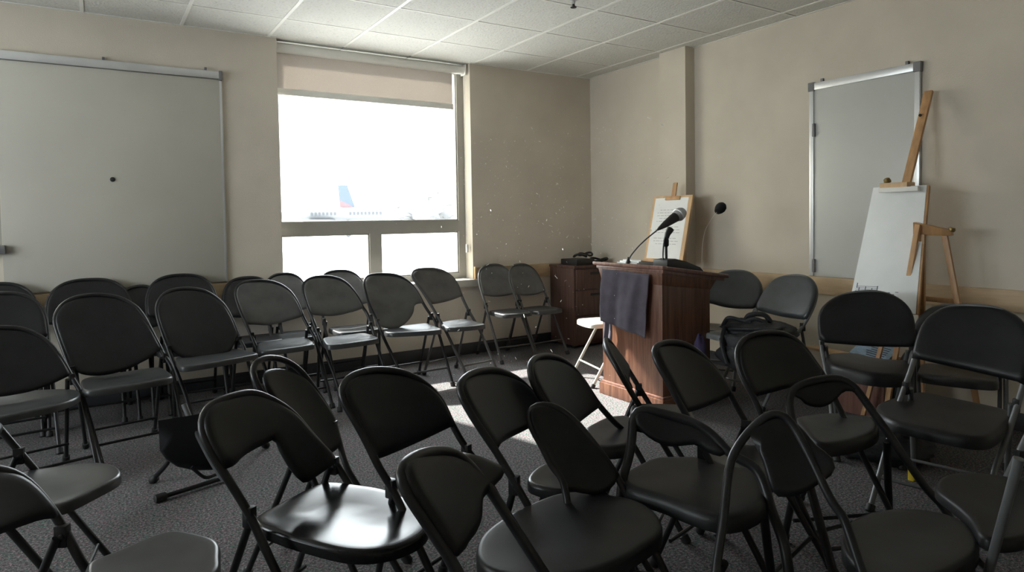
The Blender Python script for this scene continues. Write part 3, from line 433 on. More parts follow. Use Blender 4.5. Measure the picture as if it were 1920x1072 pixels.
# ------------------------------------------------------------------ folding chairs
CH = json.loads(r'''{"A1":{"x":-4.989,"y":-1.549,"th":15,"zs":0.45,"f":[[-0.184,0.415],[-0.207,0.505],[-0.237,0.627],[-0.256,0.724],[-0.247,0.765],[-0.209,0.796],[-0.136,0.809],[-0.032,0.8],[0.022,0.791],[0.064,0.776],[0.115,0.74],[0.159,0.689],[0.19,0.629],[0.213,0.558],[0.237,0.477],[0.256,0.404]],"l":[[-0.235,0.609],[-0.216,0.518],[-0.16,0.493],[-0.085,0.482],[-0.033,0.481],[0.048,0.484],[0.133,0.499],[0.222,0.524]],"s":[[0.221,0.072],[0.219,-0.129],[0.1,-0.246],[-0.033,-0.267],[-0.225,-0.23],[-0.175,0.275],[-0.043,0.277]]},"A2":{"x":-4.555,"y":-1.269,"th":11,"zs":0.46,"f":[[-0.193,0.357],[-0.212,0.438],[-0.234,0.541],[-0.256,0.651],[-0.272,0.742],[-0.274,0.798],[-0.246,0.851],[-0.197,0.89],[-0.134,0.907],[-0.055,0.91],[0.024,0.896],[0.089,0.869],[0.15,0.816],[0.144,0.821],[0.176,0.765],[0.203,0.675],[0.229,0.587],[0.25,0.514],[0.274,0.435]],"l":[[-0.218,0.525],[-0.191,0.497],[-0.132,0.479],[-0.069,0.474],[0.017,0.481],[0.094,0.499],[0.101,0.504],[0.175,0.529],[0.228,0.565]],"s":[[-0.239,-0.3],[0.214,-0.298]]},"A3":{"x":-4.06,"y":-0.975,"th":10,"zs":0.47,"f":[[-0.169,0.236],[-0.195,0.388],[-0.219,0.536],[-0.238,0.654],[-0.246,0.75],[-0.237,0.797],[-0.202,0.849],[-0.145,0.881],[-0.055,0.89],[0.017,0.881],[0.079,0.86],[0.137,0.813],[0.177,0.762],[0.205,0.678],[0.219,0.593],[0.232,0.508],[0.246,0.457]],"l":[[-0.212,0.535],[-0.181,0.496],[-0.134,0.463],[-0.068,0.441],[0.011,0.438],[0.104,0.452],[0.159,0.473],[0.223,0.563]],"s":[[-0.249,-0.306],[0.272,-0.25]]},"C1":{"x":-3.547,"y":-0.808,"th":5,"zs":0.47,"f":[[-0.142,0.285],[-0.173,0.43],[-0.211,0.595],[-0.236,0.693],[-0.25,0.782],[-0.246,0.835],[-0.211,0.879],[-0.152,0.896],[-0.041,0.895],[0.049,0.873],[0.109,0.836],[0.151,0.786],[0.18,0.709],[0.196,0.616],[0.219,0.541],[0.25,0.43]],"l":[[-0.209,0.603],[-0.156,0.601],[-0.077,0.591],[0.007,0.594],[0.104,0.607],[0.194,0.618]],"s":[[-0.238,-0.273],[0.158,-0.283]]},"C2":{"x":-3.118,"y":-0.902,"th":3,"zs":0.47,"f":[[-0.125,0.144],[-0.168,0.412],[-0.201,0.599],[-0.222,0.718],[-0.229,0.81],[-0.219,0.856],[-0.179,0.888],[-0.121,0.905],[-0.041,0.905],[-0.01,0.902],[0.057,0.885],[0.114,0.848],[0.159,0.784],[0.186,0.716],[0.202,0.644],[0.229,0.569]],"l":[[-0.206,0.64],[-0.145,0.633],[-0.059,0.624],[0.033,0.627],[0.118,0.638],[0.08,0.63],[0.201,0.649]],"s":[[-0.227,-0.261],[0.194,-0.249]]},"C3":{"x":-2.558,"y":-0.763,"th":3,"zs":0.47,"f":[[-0.158,0.173],[-0.214,0.402],[-0.242,0.566],[-0.265,0.675],[-0.268,0.764],[-0.265,0.824],[-0.24,0.865],[-0.184,0.886],[-0.081,0.885],[0.02,0.873],[0.09,0.842],[0.152,0.782],[0.186,0.708],[0.207,0.626],[0.241,0.541],[0.268,0.463]],"l":[[-0.233,0.503],[-0.2,0.485],[-0.105,0.466],[-0.019,0.487],[0.052,0.529],[0.1,0.574],[0.131,0.627],[0.207,0.63]],"s":[[-0.248,-0.172],[0.162,-0.336]]},"C4":{"x":-2.14,"y":-0.774,"th":12,"zs":0.47,"f":[[-0.074,0.075],[-0.092,0.248],[-0.109,0.399],[-0.148,0.566],[-0.181,0.692],[-0.223,0.8],[-0.246,0.844],[-0.239,0.88],[-0.188,0.905],[-0.091,0.91],[0.017,0.902],[0.109,0.873],[0.167,0.822],[0.194,0.76],[0.191,0.67],[0.2,0.572],[0.221,0.474],[0.246,0.344]],"l":[[-0.172,0.655],[-0.144,0.629],[-0.033,0.632],[0.085,0.642],[0.191,0.657]],"s":[[-0.24,-0.213],[0.1,-0.335]]},"D1":{"x":-0.462,"y":-2.158,"th":-63,"zs":0.45,"f":[[-0.281,0.39],[-0.228,0.518],[-0.19,0.634],[-0.157,0.741],[-0.111,0.808],[-0.032,0.854],[0.039,0.865],[0.122,0.866],[0.188,0.848],[0.248,0.799],[0.279,0.745],[0.281,0.667],[0.258,0.61],[0.214,0.498],[0.182,0.432],[0.149,0.333]],"l":[[-0.188,0.623],[-0.084,0.614],[0.001,0.598],[0.119,0.59],[0.249,0.593]],"s":null},"D2":{"x":-0.593,"y":-2.732,"th":-94,"zs":0.495,"f":[[-0.24,0.453],[-0.22,0.573],[-0.206,0.628],[-0.196,0.714],[-0.176,0.788],[-0.136,0.844],[-0.047,0.872],[0.048,0.88],[0.124,0.867],[0.185,0.83],[0.228,0.773],[0.24,0.695],[0.233,0.625],[0.218,0.555],[0.197,0.503],[0.183,0.414]],"l":[[-0.206,0.622],[-0.105,0.615],[0.029,0.607],[0.231,0.604]],"s":[[-0.258,-0.453],[0.162,-0.453]]},"E1":{"x":-1.014,"y":-3.633,"th":-58,"zs":0.5,"f":[[-0.195,0.385],[-0.212,0.465],[-0.227,0.555],[-0.237,0.666],[-0.236,0.718],[-0.216,0.76],[-0.162,0.81],[-0.088,0.843],[0.013,0.86],[0.103,0.854],[0.171,0.823],[0.215,0.778],[0.235,0.723],[0.237,0.657],[0.233,0.584],[0.219,0.512],[0.204,0.448]],"l":[[-0.227,0.581],[-0.092,0.582],[0.029,0.581],[0.146,0.583],[0.233,0.584]],"s":[[-0.207,0.037],[-0.182,0.134],[-0.045,0.196],[0.056,0.091],[0.148,0.068],[0.219,0.086],[0.189,-0.177],[0.144,-0.309],[0.043,-0.342],[-0.043,-0.319],[-0.161,-0.221],[-0.196,-0.141]]},"E2":{"x":-1.483,"y":-4.292,"th":-80,"zs":0.45,"f":[[-0.232,0.339],[-0.217,0.478],[-0.2,0.578],[-0.192,0.658],[-0.188,0.731],[-0.171,0.795],[-0.128,0.847],[-0.067,0.874],[0.022,0.885],[0.103,0.878],[0.158,0.855],[0.195,0.824],[0.22,0.78],[0.232,0.712],[0.228,0.628],[0.215,0.538],[0.199,0.436],[0.179,0.33],[0.163,0.255]],"l":[[-0.191,0.642],[-0.116,0.636],[0.001,0.628],[0.094,0.618],[0.228,0.6]],"s":[[-0.213,0.248],[-0.094,0.239],[0.073,0.209],[0.177,0.15],[0.192,-0.076],[0.189,-0.281],[0.152,-0.358],[0.057,-0.37],[-0.062,-0.357],[-0.162,-0.331],[-0.259,-0.206],[-0.281,-0.042]]},"G0":{"x":-3.955,"y":-3.213,"th":40,"zs":0.45,"f":[[-0.101,0.537],[-0.114,0.621],[-0.132,0.701],[-0.146,0.744],[-0.133,0.782],[-0.102,0.805],[-0.047,0.811],[0.016,0.8],[0.07,0.774],[0.112,0.73],[0.129,0.676],[0.141,0.616],[0.146,0.557],[0.136,0.5],[0.091,0.397],[0.088,0.319]],"l":[[-0.111,0.614],[-0.101,0.537],[-0.041,0.471],[0.059,0.45],[0.13,0.464]],"s":null},"G1":{"x":-4.138,"y":-3.652,"th":38,"zs":0.45,"f":[[-0.198,0.366],[-0.195,0.501],[-0.204,0.578],[-0.215,0.643],[-0.221,0.693],[-0.22,0.737],[-0.203,0.767],[-0.17,0.788],[-0.128,0.796],[-0.078,0.797],[0.007,0.79],[0.045,0.774],[0.084,0.746],[0.12,0.711],[0.146,0.673],[0.16,0.627],[0.187,0.569],[0.211,0.504],[0.221,0.443]],"l":[[-0.201,0.644],[-0.177,0.634],[-0.132,0.645],[-0.073,0.65],[-0.029,0.65],[0.021,0.649],[0.02,0.616],[0.025,0.565],[0.046,0.512],[0.081,0.509],[0.154,0.511],[0.217,0.515]],"s":[[-0.098,0.112],[-0.05,0.114],[0.052,0.106],[0.187,0.084],[0.207,0.066],[0.212,-0.025],[0.209,-0.148],[0.158,-0.274],[0.089,-0.365],[0.014,-0.411],[-0.068,-0.411],[-0.146,-0.358],[-0.181,-0.266],[-0.166,-0.102],[-0.145,0.006],[-0.129,0.065]]},"G2":{"x":-3.932,"y":-4.629,"th":40,"zs":0.45,"f":[[-0.123,0.665],[-0.125,0.708],[-0.13,0.754],[-0.139,0.796],[-0.146,0.833],[-0.144,0.853],[-0.128,0.859],[-0.089,0.861],[-0.037,0.856],[0.027,0.84],[0.084,0.815],[0.112,0.781],[0.128,0.746],[0.135,0.721],[0.146,0.668]],"l":[[-0.122,0.698],[-0.096,0.696],[-0.052,0.692],[-0.038,0.694],[0.015,0.693],[0.055,0.703],[0.086,0.722],[0.148,0.724],[0.216,0.728],[0.194,0.754],[0.149,0.789],[0.097,0.816]],"s":null},"G3":{"x":-3.38,"y":-4.071,"th":-10,"zs":0.45,"f":[[-0.068,0.468],[-0.094,0.531],[-0.108,0.59],[-0.132,0.646],[-0.138,0.684],[-0.122,0.705],[-0.081,0.71],[-0.037,0.701],[0.007,0.67],[0.041,0.629],[0.069,0.585],[0.092,0.546],[0.114,0.499],[0.138,0.434]],"l":[[-0.075,0.484],[-0.001,0.461],[0.06,0.452],[0.12,0.48]],"s":[[-0.429,-0.169],[-0.379,-0.085],[-0.279,-0.012],[-0.185,0.033],[-0.054,0.068],[0.046,0.018],[0.118,-0.059],[0.138,-0.119],[0.13,-0.191],[0.107,-0.247],[0.063,-0.293],[-0.037,-0.337],[-0.115,-0.367],[-0.227,-0.378],[-0.343,-0.347],[-0.419,-0.291],[-0.441,-0.235]]},"G4":{"x":-3.734,"y":-3.752,"th":23,"zs":0.45,"f":[[-0.176,0.466],[-0.186,0.527],[-0.198,0.576],[-0.205,0.651],[-0.218,0.72],[-0.23,0.765],[-0.222,0.797],[-0.189,0.817],[-0.144,0.827],[-0.081,0.827],[-0.034,0.82],[-0.009,0.815],[0.07,0.787],[0.137,0.736],[0.173,0.676],[0.173,0.61],[0.185,0.536],[0.207,0.473],[0.23,0.396]],"l":[[-0.199,0.585],[-0.17,0.592],[-0.169,0.589],[-0.002,0.59],[0.181,0.594]],"s":null},"G5":{"x":-3.415,"y":-3.911,"th":33,"zs":0.45,"f":[[-0.179,0.45],[-0.188,0.539],[-0.195,0.597],[-0.217,0.683],[-0.228,0.748],[-0.225,0.793],[-0.198,0.808],[-0.126,0.818],[-0.039,0.813],[0.034,0.8],[0.106,0.772],[0.168,0.731],[0.199,0.69],[0.213,0.633],[0.22,0.588],[0.228,0.518]],"l":[[-0.198,0.601],[-0.154,0.613],[-0.087,0.613],[0.059,0.602],[0.199,0.593]],"s":[[-0.02,0.07],[0.18,0.07],[0.18,-0.1],[-0.02,-0.1]]},"G6":{"x":-3.032,"y":-3.734,"th":32,"zs":0.45,"f":[[-0.205,0.473],[-0.226,0.552],[-0.25,0.629],[-0.269,0.705],[-0.261,0.749],[-0.23,0.782],[-0.199,0.793],[-0.136,0.798],[-0.064,0.79],[0.013,0.769],[0.081,0.734],[0.118,0.688],[0.139,0.633],[0.148,0.569],[0.186,0.506],[0.222,0.455],[0.269,0.39]],"l":[[-0.226,0.552],[-0.071,0.55],[0.156,0.548]],"s":[[0.163,0.13],[0.263,0.12],[0.346,0.102],[0.398,0.058],[0.413,0.003],[0.31,-0.054],[0.141,-0.085],[0.042,-0.095],[-0.022,-0.014],[-0.016,0.041]]},"G7":{"x":-2.722,"y":-4.104,"th":13,"zs":0.45,"f":[[-0.165,0.601],[-0.175,0.655],[-0.173,0.719],[-0.182,0.764],[-0.185,0.803],[-0.175,0.83],[-0.143,0.842],[-0.091,0.846],[-0.019,0.84],[0.047,0.823],[0.1,0.792],[0.134,0.754],[0.163,0.71],[0.173,0.662],[0.178,0.608],[0.177,0.563],[0.185,0.52]],"l":[[-0.175,0.624],[-0.064,0.618],[0.059,0.616],[0.184,0.618]],"s":null},"G8":{"x":-2.239,"y":-4.067,"th":-10,"zs":0.45,"f":[[-0.192,0.527],[-0.193,0.58],[-0.209,0.63],[-0.213,0.674],[-0.208,0.718],[-0.188,0.756],[-0.155,0.782],[-0.107,0.801],[-0.048,0.81],[0.002,0.81],[0.059,0.806],[0.116,0.79],[0.151,0.766],[0.174,0.734],[0.19,0.692],[0.203,0.645],[0.213,0.6]],"l":[[-0.195,0.583],[-0.118,0.589],[-0.016,0.597],[0.107,0.607],[0.207,0.624]],"s":null},"F6":{"x":-3.069,"y":-4.249,"th":-50,"zs":0.47,"f":[[-0.245,0.446],[-0.235,0.495],[-0.222,0.551],[-0.22,0.612],[-0.222,0.643],[-0.212,0.664],[-0.188,0.67],[-0.144,0.663],[-0.089,0.655],[-0.032,0.644],[0.019,0.623],[0.054,0.597],[0.088,0.563],[0.127,0.547],[0.166,0.537],[0.193,0.484],[0.209,0.421],[0.245,0.323]],"l":[[-0.22,0.626],[-0.179,0.596],[-0.14,0.578],[-0.097,0.57],[-0.056,0.575],[-0.014,0.58],[0.03,0.559],[0.082,0.55]],"s":[[-0.26,0.018],[-0.197,0.18],[-0.145,0.244],[0.029,0.282],[0.09,0.217],[0.18,0.21],[0.191,-0.056],[0.088,-0.197],[-0.007,-0.179],[-0.106,-0.113],[-0.211,-0.066]]},"F7":{"x":-3.176,"y":-4.616,"th":-40,"zs":0.45,"f":[[-0.172,0.401],[-0.149,0.476],[-0.127,0.565],[-0.114,0.621],[-0.096,0.659],[-0.066,0.693],[-0.031,0.725],[0.004,0.749],[0.028,0.76],[0.043,0.76],[0.063,0.75],[0.08,0.717],[0.099,0.675],[0.116,0.631],[0.135,0.577],[0.155,0.532],[0.172,0.502]],"l":[[-0.038,0.681],[-0.021,0.643],[-0.011,0.595],[0.0,0.569],[0.014,0.564],[0.048,0.567],[0.084,0.577],[0.121,0.596],[0.154,0.615],[0.167,0.637],[0.159,0.659],[0.129,0.685],[0.098,0.727],[0.075,0.748]],"s":null},"F8":{"x":-2.183,"y":-4.249,"th":-25,"zs":0.47,"f":[[-0.252,0.468],[-0.249,0.533],[-0.246,0.566],[-0.237,0.599],[-0.21,0.627],[-0.172,0.642],[-0.114,0.654],[-0.04,0.66],[0.013,0.655],[0.051,0.631],[0.07,0.593],[0.084,0.559],[0.108,0.507],[0.133,0.454],[0.169,0.361],[0.212,0.267],[0.252,0.21]],"l":[[-0.234,0.604],[-0.195,0.597],[-0.172,0.574],[-0.12,0.564],[-0.076,0.57],[-0.033,0.589],[0.004,0.611],[0.039,0.609],[0.07,0.582]],"s":[[-0.121,0.234],[-0.045,0.267],[0.054,0.28],[0.157,0.241],[0.208,0.196],[0.167,0.101],[0.089,0.011],[-0.013,-0.049],[-0.102,-0.08],[-0.212,-0.087],[-0.196,0.023]]},"H0":{"x":-4.81,"y":-3.757,"th":60,"zs":0.45,"f":[[-0.2,0.579],[-0.18,0.67],[-0.146,0.723],[-0.091,0.753],[-0.018,0.756],[0.062,0.74],[0.137,0.706],[0.183,0.661],[0.2,0.578],[0.194,0.493],[0.182,0.408]],"l":[[-0.196,0.616],[-0.095,0.608],[0.032,0.589],[0.158,0.563],[0.197,0.538]],"s":[[0.15,-0.04],[0.191,-0.071],[0.263,-0.117],[0.324,-0.175],[0.303,-0.244],[0.252,-0.337],[0.163,-0.377],[0.069,-0.405],[-0.005,-0.304],[0.006,-0.15]]},"B0":{"x":-5.212,"y":-0.365,"th":4,"zs":0.45,"f":[[-0.225,0.0],[-0.225,0.3],[-0.225,0.662],[-0.225,0.732],[-0.224,0.769],[-0.219,0.799],[-0.213,0.825],[-0.203,0.849],[-0.19,0.87],[-0.175,0.889],[-0.157,0.905],[-0.137,0.918],[-0.113,0.929],[-0.085,0.936],[-0.052,0.941],[0.0,0.942],[0.052,0.941],[0.085,0.936],[0.113,0.929],[0.137,0.918],[0.157,0.905],[0.175,0.889],[0.19,0.87],[0.203,0.849],[0.213,0.825],[0.219,0.799],[0.224,0.769],[0.225,0.732],[0.225,0.662],[0.225,0.3],[0.225,0.0]],"l":[[-0.225,0.662],[-0.113,0.65],[0.0,0.646],[0.113,0.65],[0.225,0.662]],"s":null},"B0b":{"x":-5.151,"y":-0.827,"th":8,"zs":0.45,"f":[[-0.25,0.0],[-0.25,0.3],[-0.25,0.636],[-0.25,0.706],[-0.248,0.743],[-0.244,0.773],[-0.236,0.799],[-0.225,0.822],[-0.212,0.844],[-0.195,0.862],[-0.175,0.878],[-0.152,0.892],[-0.125,0.902],[-0.094,0.91],[-0.058,0.914],[0.0,0.916],[0.058,0.914],[0.094,0.91],[0.125,0.902],[0.152,0.892],[0.175,0.878],[0.195,0.862],[0.212,0.844],[0.225,0.822],[0.236,0.799],[0.244,0.773],[0.248,0.743],[0.25,0.706],[0.25,0.636],[0.25,0.3],[0.25,0.0]],"l":[[-0.25,0.636],[-0.125,0.624],[0.0,0.62],[0.125,0.624],[0.25,0.636]],"s":null},"B1":{"x":-4.694,"y":-0.363,"th":2,"zs":0.45,"f":[[-0.25,0.0],[-0.25,0.3],[-0.25,0.658],[-0.25,0.728],[-0.248,0.765],[-0.244,0.794],[-0.236,0.821],[-0.225,0.844],[-0.212,0.866],[-0.195,0.884],[-0.175,0.9],[-0.152,0.914],[-0.125,0.924],[-0.094,0.932],[-0.058,0.936],[0.0,0.938],[0.058,0.936],[0.094,0.932],[0.125,0.924],[0.152,0.914],[0.175,0.9],[0.195,0.884],[0.212,0.866],[0.225,0.844],[0.236,0.821],[0.244,0.794],[0.248,0.765],[0.25,0.728],[0.25,0.658],[0.25,0.3],[0.25,0.0]],"l":[[-0.25,0.658],[-0.125,0.646],[0.0,0.642],[0.125,0.646],[0.25,0.658]],"s":null},"B1b":{"x":-4.384,"y":-0.317,"th":0,"zs":0.45,"f":[[-0.14,0.0],[-0.14,0.3],[-0.14,0.59],[-0.14,0.66],[-0.139,0.697],[-0.137,0.726],[-0.132,0.752],[-0.126,0.776],[-0.119,0.797],[-0.109,0.816],[-0.098,0.832],[-0.085,0.845],[-0.07,0.856],[-0.053,0.863],[-0.032,0.868],[0.0,0.87],[0.032,0.868],[0.053,0.863],[0.07,0.856],[0.085,0.845],[0.098,0.832],[0.109,0.816],[0.119,0.797],[0.126,0.776],[0.132,0.752],[0.137,0.726],[0.139,0.697],[0.14,0.66],[0.14,0.59],[0.14,0.3],[0.14,0.0]],"l":[[-0.14,0.59],[-0.07,0.578],[0.0,0.574],[0.07,0.578],[0.14,0.59]],"s":null},"B2":{"x":-4.115,"y":-0.361,"th":0,"zs":0.45,"f":[[-0.235,0.0],[-0.235,0.3],[-0.235,0.656],[-0.235,0.726],[-0.234,0.763],[-0.229,0.792],[-0.222,0.818],[-0.212,0.842],[-0.199,0.863],[-0.183,0.882],[-0.164,0.898],[-0.143,0.911],[-0.118,0.922],[-0.089,0.929],[-0.054,0.934],[0.0,0.936],[0.054,0.934],[0.089,0.929],[0.118,0.922],[0.143,0.911],[0.164,0.898],[0.183,0.882],[0.199,0.863],[0.212,0.842],[0.222,0.818],[0.229,0.792],[0.234,0.763],[0.235,0.726],[0.235,0.656],[0.235,0.3],[0.235,0.0]],"l":[[-0.235,0.656],[-0.117,0.644],[0.0,0.64],[0.117,0.644],[0.235,0.656]],"s":null},"B3":{"x":-3.632,"y":-0.332,"th":0,"zs":0.45,"f":[[-0.2,0.0],[-0.2,0.3],[-0.2,0.607],[-0.2,0.677],[-0.199,0.715],[-0.195,0.744],[-0.189,0.77],[-0.18,0.794],[-0.169,0.815],[-0.156,0.834],[-0.14,0.85],[-0.121,0.863],[-0.1,0.874],[-0.076,0.881],[-0.046,0.886],[0.0,0.887],[0.046,0.886],[0.076,0.881],[0.1,0.874],[0.121,0.863],[0.14,0.85],[0.156,0.834],[0.169,0.815],[0.18,0.794],[0.189,0.77],[0.195,0.744],[0.199,0.715],[0.2,0.677],[0.2,0.607],[0.2,0.3],[0.2,0.0]],"l":[[-0.2,0.607],[-0.1,0.595],[0.0,0.591],[0.1,0.595],[0.2,0.607]],"s":null},"B4":{"x":-3.348,"y":-0.341,"th":0,"zs":0.45,"f":[[-0.17,0.0],[-0.17,0.3],[-0.17,0.621],[-0.17,0.691],[-0.169,0.728],[-0.166,0.758],[-0.161,0.784],[-0.153,0.808],[-0.144,0.829],[-0.132,0.848],[-0.119,0.864],[-0.103,0.877],[-0.085,0.887],[-0.064,0.895],[-0.039,0.9],[0.0,0.901],[0.039,0.9],[0.064,0.895],[0.085,0.887],[0.103,0.877],[0.119,0.864],[0.132,0.848],[0.144,0.829],[0.153,0.808],[0.161,0.784],[0.166,0.758],[0.169,0.728],[0.17,0.691],[0.17,0.621],[0.17,0.3],[0.17,0.0]],"l":[[-0.17,0.621],[-0.085,0.609],[0.0,0.605],[0.085,0.609],[0.17,0.621]],"s":null},"B5":{"x":-2.886,"y":-0.34,"th":0,"zs":0.45,"f":[[-0.205,0.0],[-0.205,0.3],[-0.205,0.62],[-0.205,0.69],[-0.204,0.727],[-0.2,0.756],[-0.194,0.783],[-0.185,0.806],[-0.174,0.827],[-0.16,0.846],[-0.143,0.862],[-0.124,0.876],[-0.103,0.886],[-0.077,0.894],[-0.047,0.898],[0.0,0.9],[0.047,0.898],[0.077,0.894],[0.103,0.886],[0.124,0.876],[0.143,0.862],[0.16,0.846],[0.174,0.827],[0.185,0.806],[0.194,0.783],[0.2,0.756],[0.204,0.727],[0.205,0.69],[0.205,0.62],[0.205,0.3],[0.205,0.0]],"l":[[-0.205,0.62],[-0.102,0.608],[0.0,0.604],[0.102,0.608],[0.205,0.62]],"s":null},"C5":{"x":-1.35,"y":-0.33,"th":-2,"zs":0.45,"f":[[-0.195,0.0],[-0.195,0.3],[-0.195,0.595],[-0.195,0.665],[-0.194,0.702],[-0.19,0.732],[-0.184,0.758],[-0.176,0.781],[-0.165,0.803],[-0.152,0.821],[-0.136,0.837],[-0.118,0.851],[-0.098,0.861],[-0.074,0.869],[-0.045,0.873],[0.0,0.875],[0.045,0.873],[0.074,0.869],[0.098,0.861],[0.118,0.851],[0.136,0.837],[0.152,0.821],[0.165,0.803],[0.176,0.781],[0.184,0.758],[0.19,0.732],[0.194,0.702],[0.195,0.665],[0.195,0.595],[0.195,0.3],[0.195,0.0]],"l":[[-0.195,0.595],[-0.098,0.583],[0.0,0.579],[0.098,0.583],[0.195,0.595]],"s":null},"C6":{"x":-1.009,"y":-0.337,"th":3,"zs":0.45,"f":[[-0.19,0.0],[-0.19,0.3],[-0.19,0.582],[-0.19,0.652],[-0.189,0.689],[-0.185,0.719],[-0.179,0.745],[-0.171,0.769],[-0.161,0.79],[-0.148,0.809],[-0.133,0.825],[-0.115,0.838],[-0.095,0.849],[-0.072,0.856],[-0.044,0.861],[0.0,0.862],[0.044,0.861],[0.072,0.856],[0.095,0.849],[0.115,0.838],[0.133,0.825],[0.148,0.809],[0.161,0.79],[0.171,0.769],[0.179,0.745],[0.185,0.719],[0.189,0.689],[0.19,0.652],[0.19,0.582],[0.19,0.3],[0.19,0.0]],"l":[[-0.19,0.582],[-0.095,0.57],[0.0,0.566],[0.095,0.57],[0.19,0.582]],"s":null},"D3":{"x":-0.6,"y":-3.92,"th":-68,"zs":0.45,"f":[[-0.215,0.0],[-0.215,0.3],[-0.215,0.6],[-0.215,0.565],[-0.214,0.602],[-0.21,0.632],[-0.203,0.658],[-0.194,0.682],[-0.182,0.703],[-0.168,0.721],[-0.15,0.737],[-0.131,0.751],[-0.108,0.761],[-0.081,0.769],[-0.05,0.773],[0.0,0.775],[0.05,0.773],[0.081,0.769],[0.108,0.761],[0.131,0.751],[0.15,0.737],[0.168,0.721],[0.182,0.703],[0.194,0.682],[0.203,0.658],[0.21,0.632],[0.214,0.602],[0.215,0.565],[0.215,0.6],[0.215,0.3],[0.215,0.0]],"l":[[-0.215,0.6],[-0.107,0.588],[0.0,0.584],[0.107,0.588],[0.215,0.6]],"s":null},"C7":{"x":-1.1,"y":-1.6,"th":-104,"zs":0.49,"f":[[-0.2,0.0],[-0.2,0.3],[-0.2,0.6],[-0.2,0.61],[-0.199,0.647],[-0.195,0.677],[-0.189,0.703],[-0.18,0.727],[-0.169,0.748],[-0.156,0.766],[-0.14,0.782],[-0.121,0.796],[-0.1,0.806],[-0.076,0.814],[-0.046,0.818],[0.0,0.82],[0.046,0.818],[0.076,0.814],[0.1,0.806],[0.121,0.796],[0.14,0.782],[0.156,0.766],[0.169,0.748],[0.18,0.727],[0.189,0.703],[0.195,0.677],[0.199,0.647],[0.2,0.61],[0.2,0.6],[0.2,0.3],[0.2,0.0]],"l":[[-0.2,0.6],[-0.1,0.588],[0.0,0.584],[0.1,0.588],[0.2,0.6]],"s":null},"G9":{"x":-2.6,"y":-3.55,"th":49,"zs":0.45,"f":[[-0.2,0.0],[-0.2,0.3],[-0.2,0.6],[-0.2,0.56],[-0.199,0.597],[-0.195,0.627],[-0.189,0.653],[-0.18,0.677],[-0.169,0.698],[-0.156,0.716],[-0.14,0.732],[-0.121,0.746],[-0.1,0.756],[-0.076,0.764],[-0.046,0.768],[0.0,0.77],[0.046,0.768],[0.076,0.764],[0.1,0.756],[0.121,0.746],[0.14,0.732],[0.156,0.716],[0.169,0.698],[0.18,0.677],[0.189,0.653],[0.195,0.627],[0.199,0.597],[0.2,0.56],[0.2,0.6],[0.2,0.3],[0.2,0.0]],"l":[[-0.2,0.6],[-0.1,0.588],[0.0,0.584],[0.1,0.588],[0.2,0.6]],"s":null},"A0":{"x":-4.9,"y":-2.95,"th":80,"zs":0.45,"f":[[-0.2,0.0],[-0.2,0.3],[-0.2,0.6],[-0.2,0.59],[-0.199,0.627],[-0.195,0.657],[-0.189,0.683],[-0.18,0.707],[-0.169,0.728],[-0.156,0.746],[-0.14,0.762],[-0.121,0.776],[-0.1,0.786],[-0.076,0.794],[-0.046,0.798],[0.0,0.8],[0.046,0.798],[0.076,0.794],[0.1,0.786],[0.121,0.776],[0.14,0.762],[0.156,0.746],[0.169,0.728],[0.18,0.707],[0.189,0.683],[0.195,0.657],[0.199,0.627],[0.2,0.59],[0.2,0.6],[0.2,0.3],[0.2,0.0]],"l":[[-0.2,0.6],[-0.1,0.588],[0.0,0.584],[0.1,0.588],[0.2,0.6]],"s":[[0.177,0.055],[0.199,-0.027],[0.19,-0.182],[0.132,-0.258],[0.046,-0.297],[-0.018,-0.297],[-0.103,-0.245],[-0.19,-0.188],[-0.206,-0.148],[-0.115,-0.071],[0.075,0.035]]},"E3":{"x":-2.22,"y":-4.93,"th":-112,"zs":0.45,"f":[[-0.215,0.0],[-0.215,0.3],[-0.215,0.6],[-0.215,0.59],[-0.214,0.627],[-0.21,0.657],[-0.203,0.683],[-0.194,0.707],[-0.182,0.728],[-0.168,0.746],[-0.15,0.762],[-0.131,0.776],[-0.108,0.786],[-0.081,0.794],[-0.05,0.798],[0.0,0.8],[0.05,0.798],[0.081,0.794],[0.108,0.786],[0.131,0.776],[0.15,0.762],[0.168,0.746],[0.182,0.728],[0.194,0.707],[0.203,0.683],[0.21,0.657],[0.214,0.627],[0.215,0.59],[0.215,0.6],[0.215,0.3],[0.215,0.0]],"l":[[-0.215,0.6],[-0.107,0.588],[0.0,0.584],[0.107,0.588],[0.215,0.6]],"s":[[-0.199,-0.298],[-0.276,-0.175],[-0.268,-0.079],[-0.222,-0.005],[-0.139,0.028],[0.026,-0.106],[0.133,-0.314],[0.123,-0.444],[0.009,-0.375],[-0.083,-0.339]]},"E5":{"x":-2.74,"y":-4.7,"th":-15,"zs":0.42,"f":null,"l":null,"s":[[-0.109,0.09],[-0.03,0.119],[0.052,0.125],[0.121,0.11],[0.182,0.079],[0.216,0.031],[0.212,-0.024],[0.171,-0.084],[0.126,-0.127],[0.063,-0.161],[-0.02,-0.185],[-0.11,-0.204],[-0.191,-0.199],[-0.285,-0.166],[-0.25,-0.042],[-0.181,0.04]]}}''')
SL = .6
def tube_u(path, z, right):
    best = None
    seq = list(reversed(path)) if right else path
    for a, b in zip(seq, seq[1:]):
        if (a.y - z) * (b.y - z) <= 0 and abs(a.y - b.y) > 1e-6:
            return a.x + (b.x - a.x) * (z - a.y) / (b.y - a.y)
    return (.2 if right else -.2)
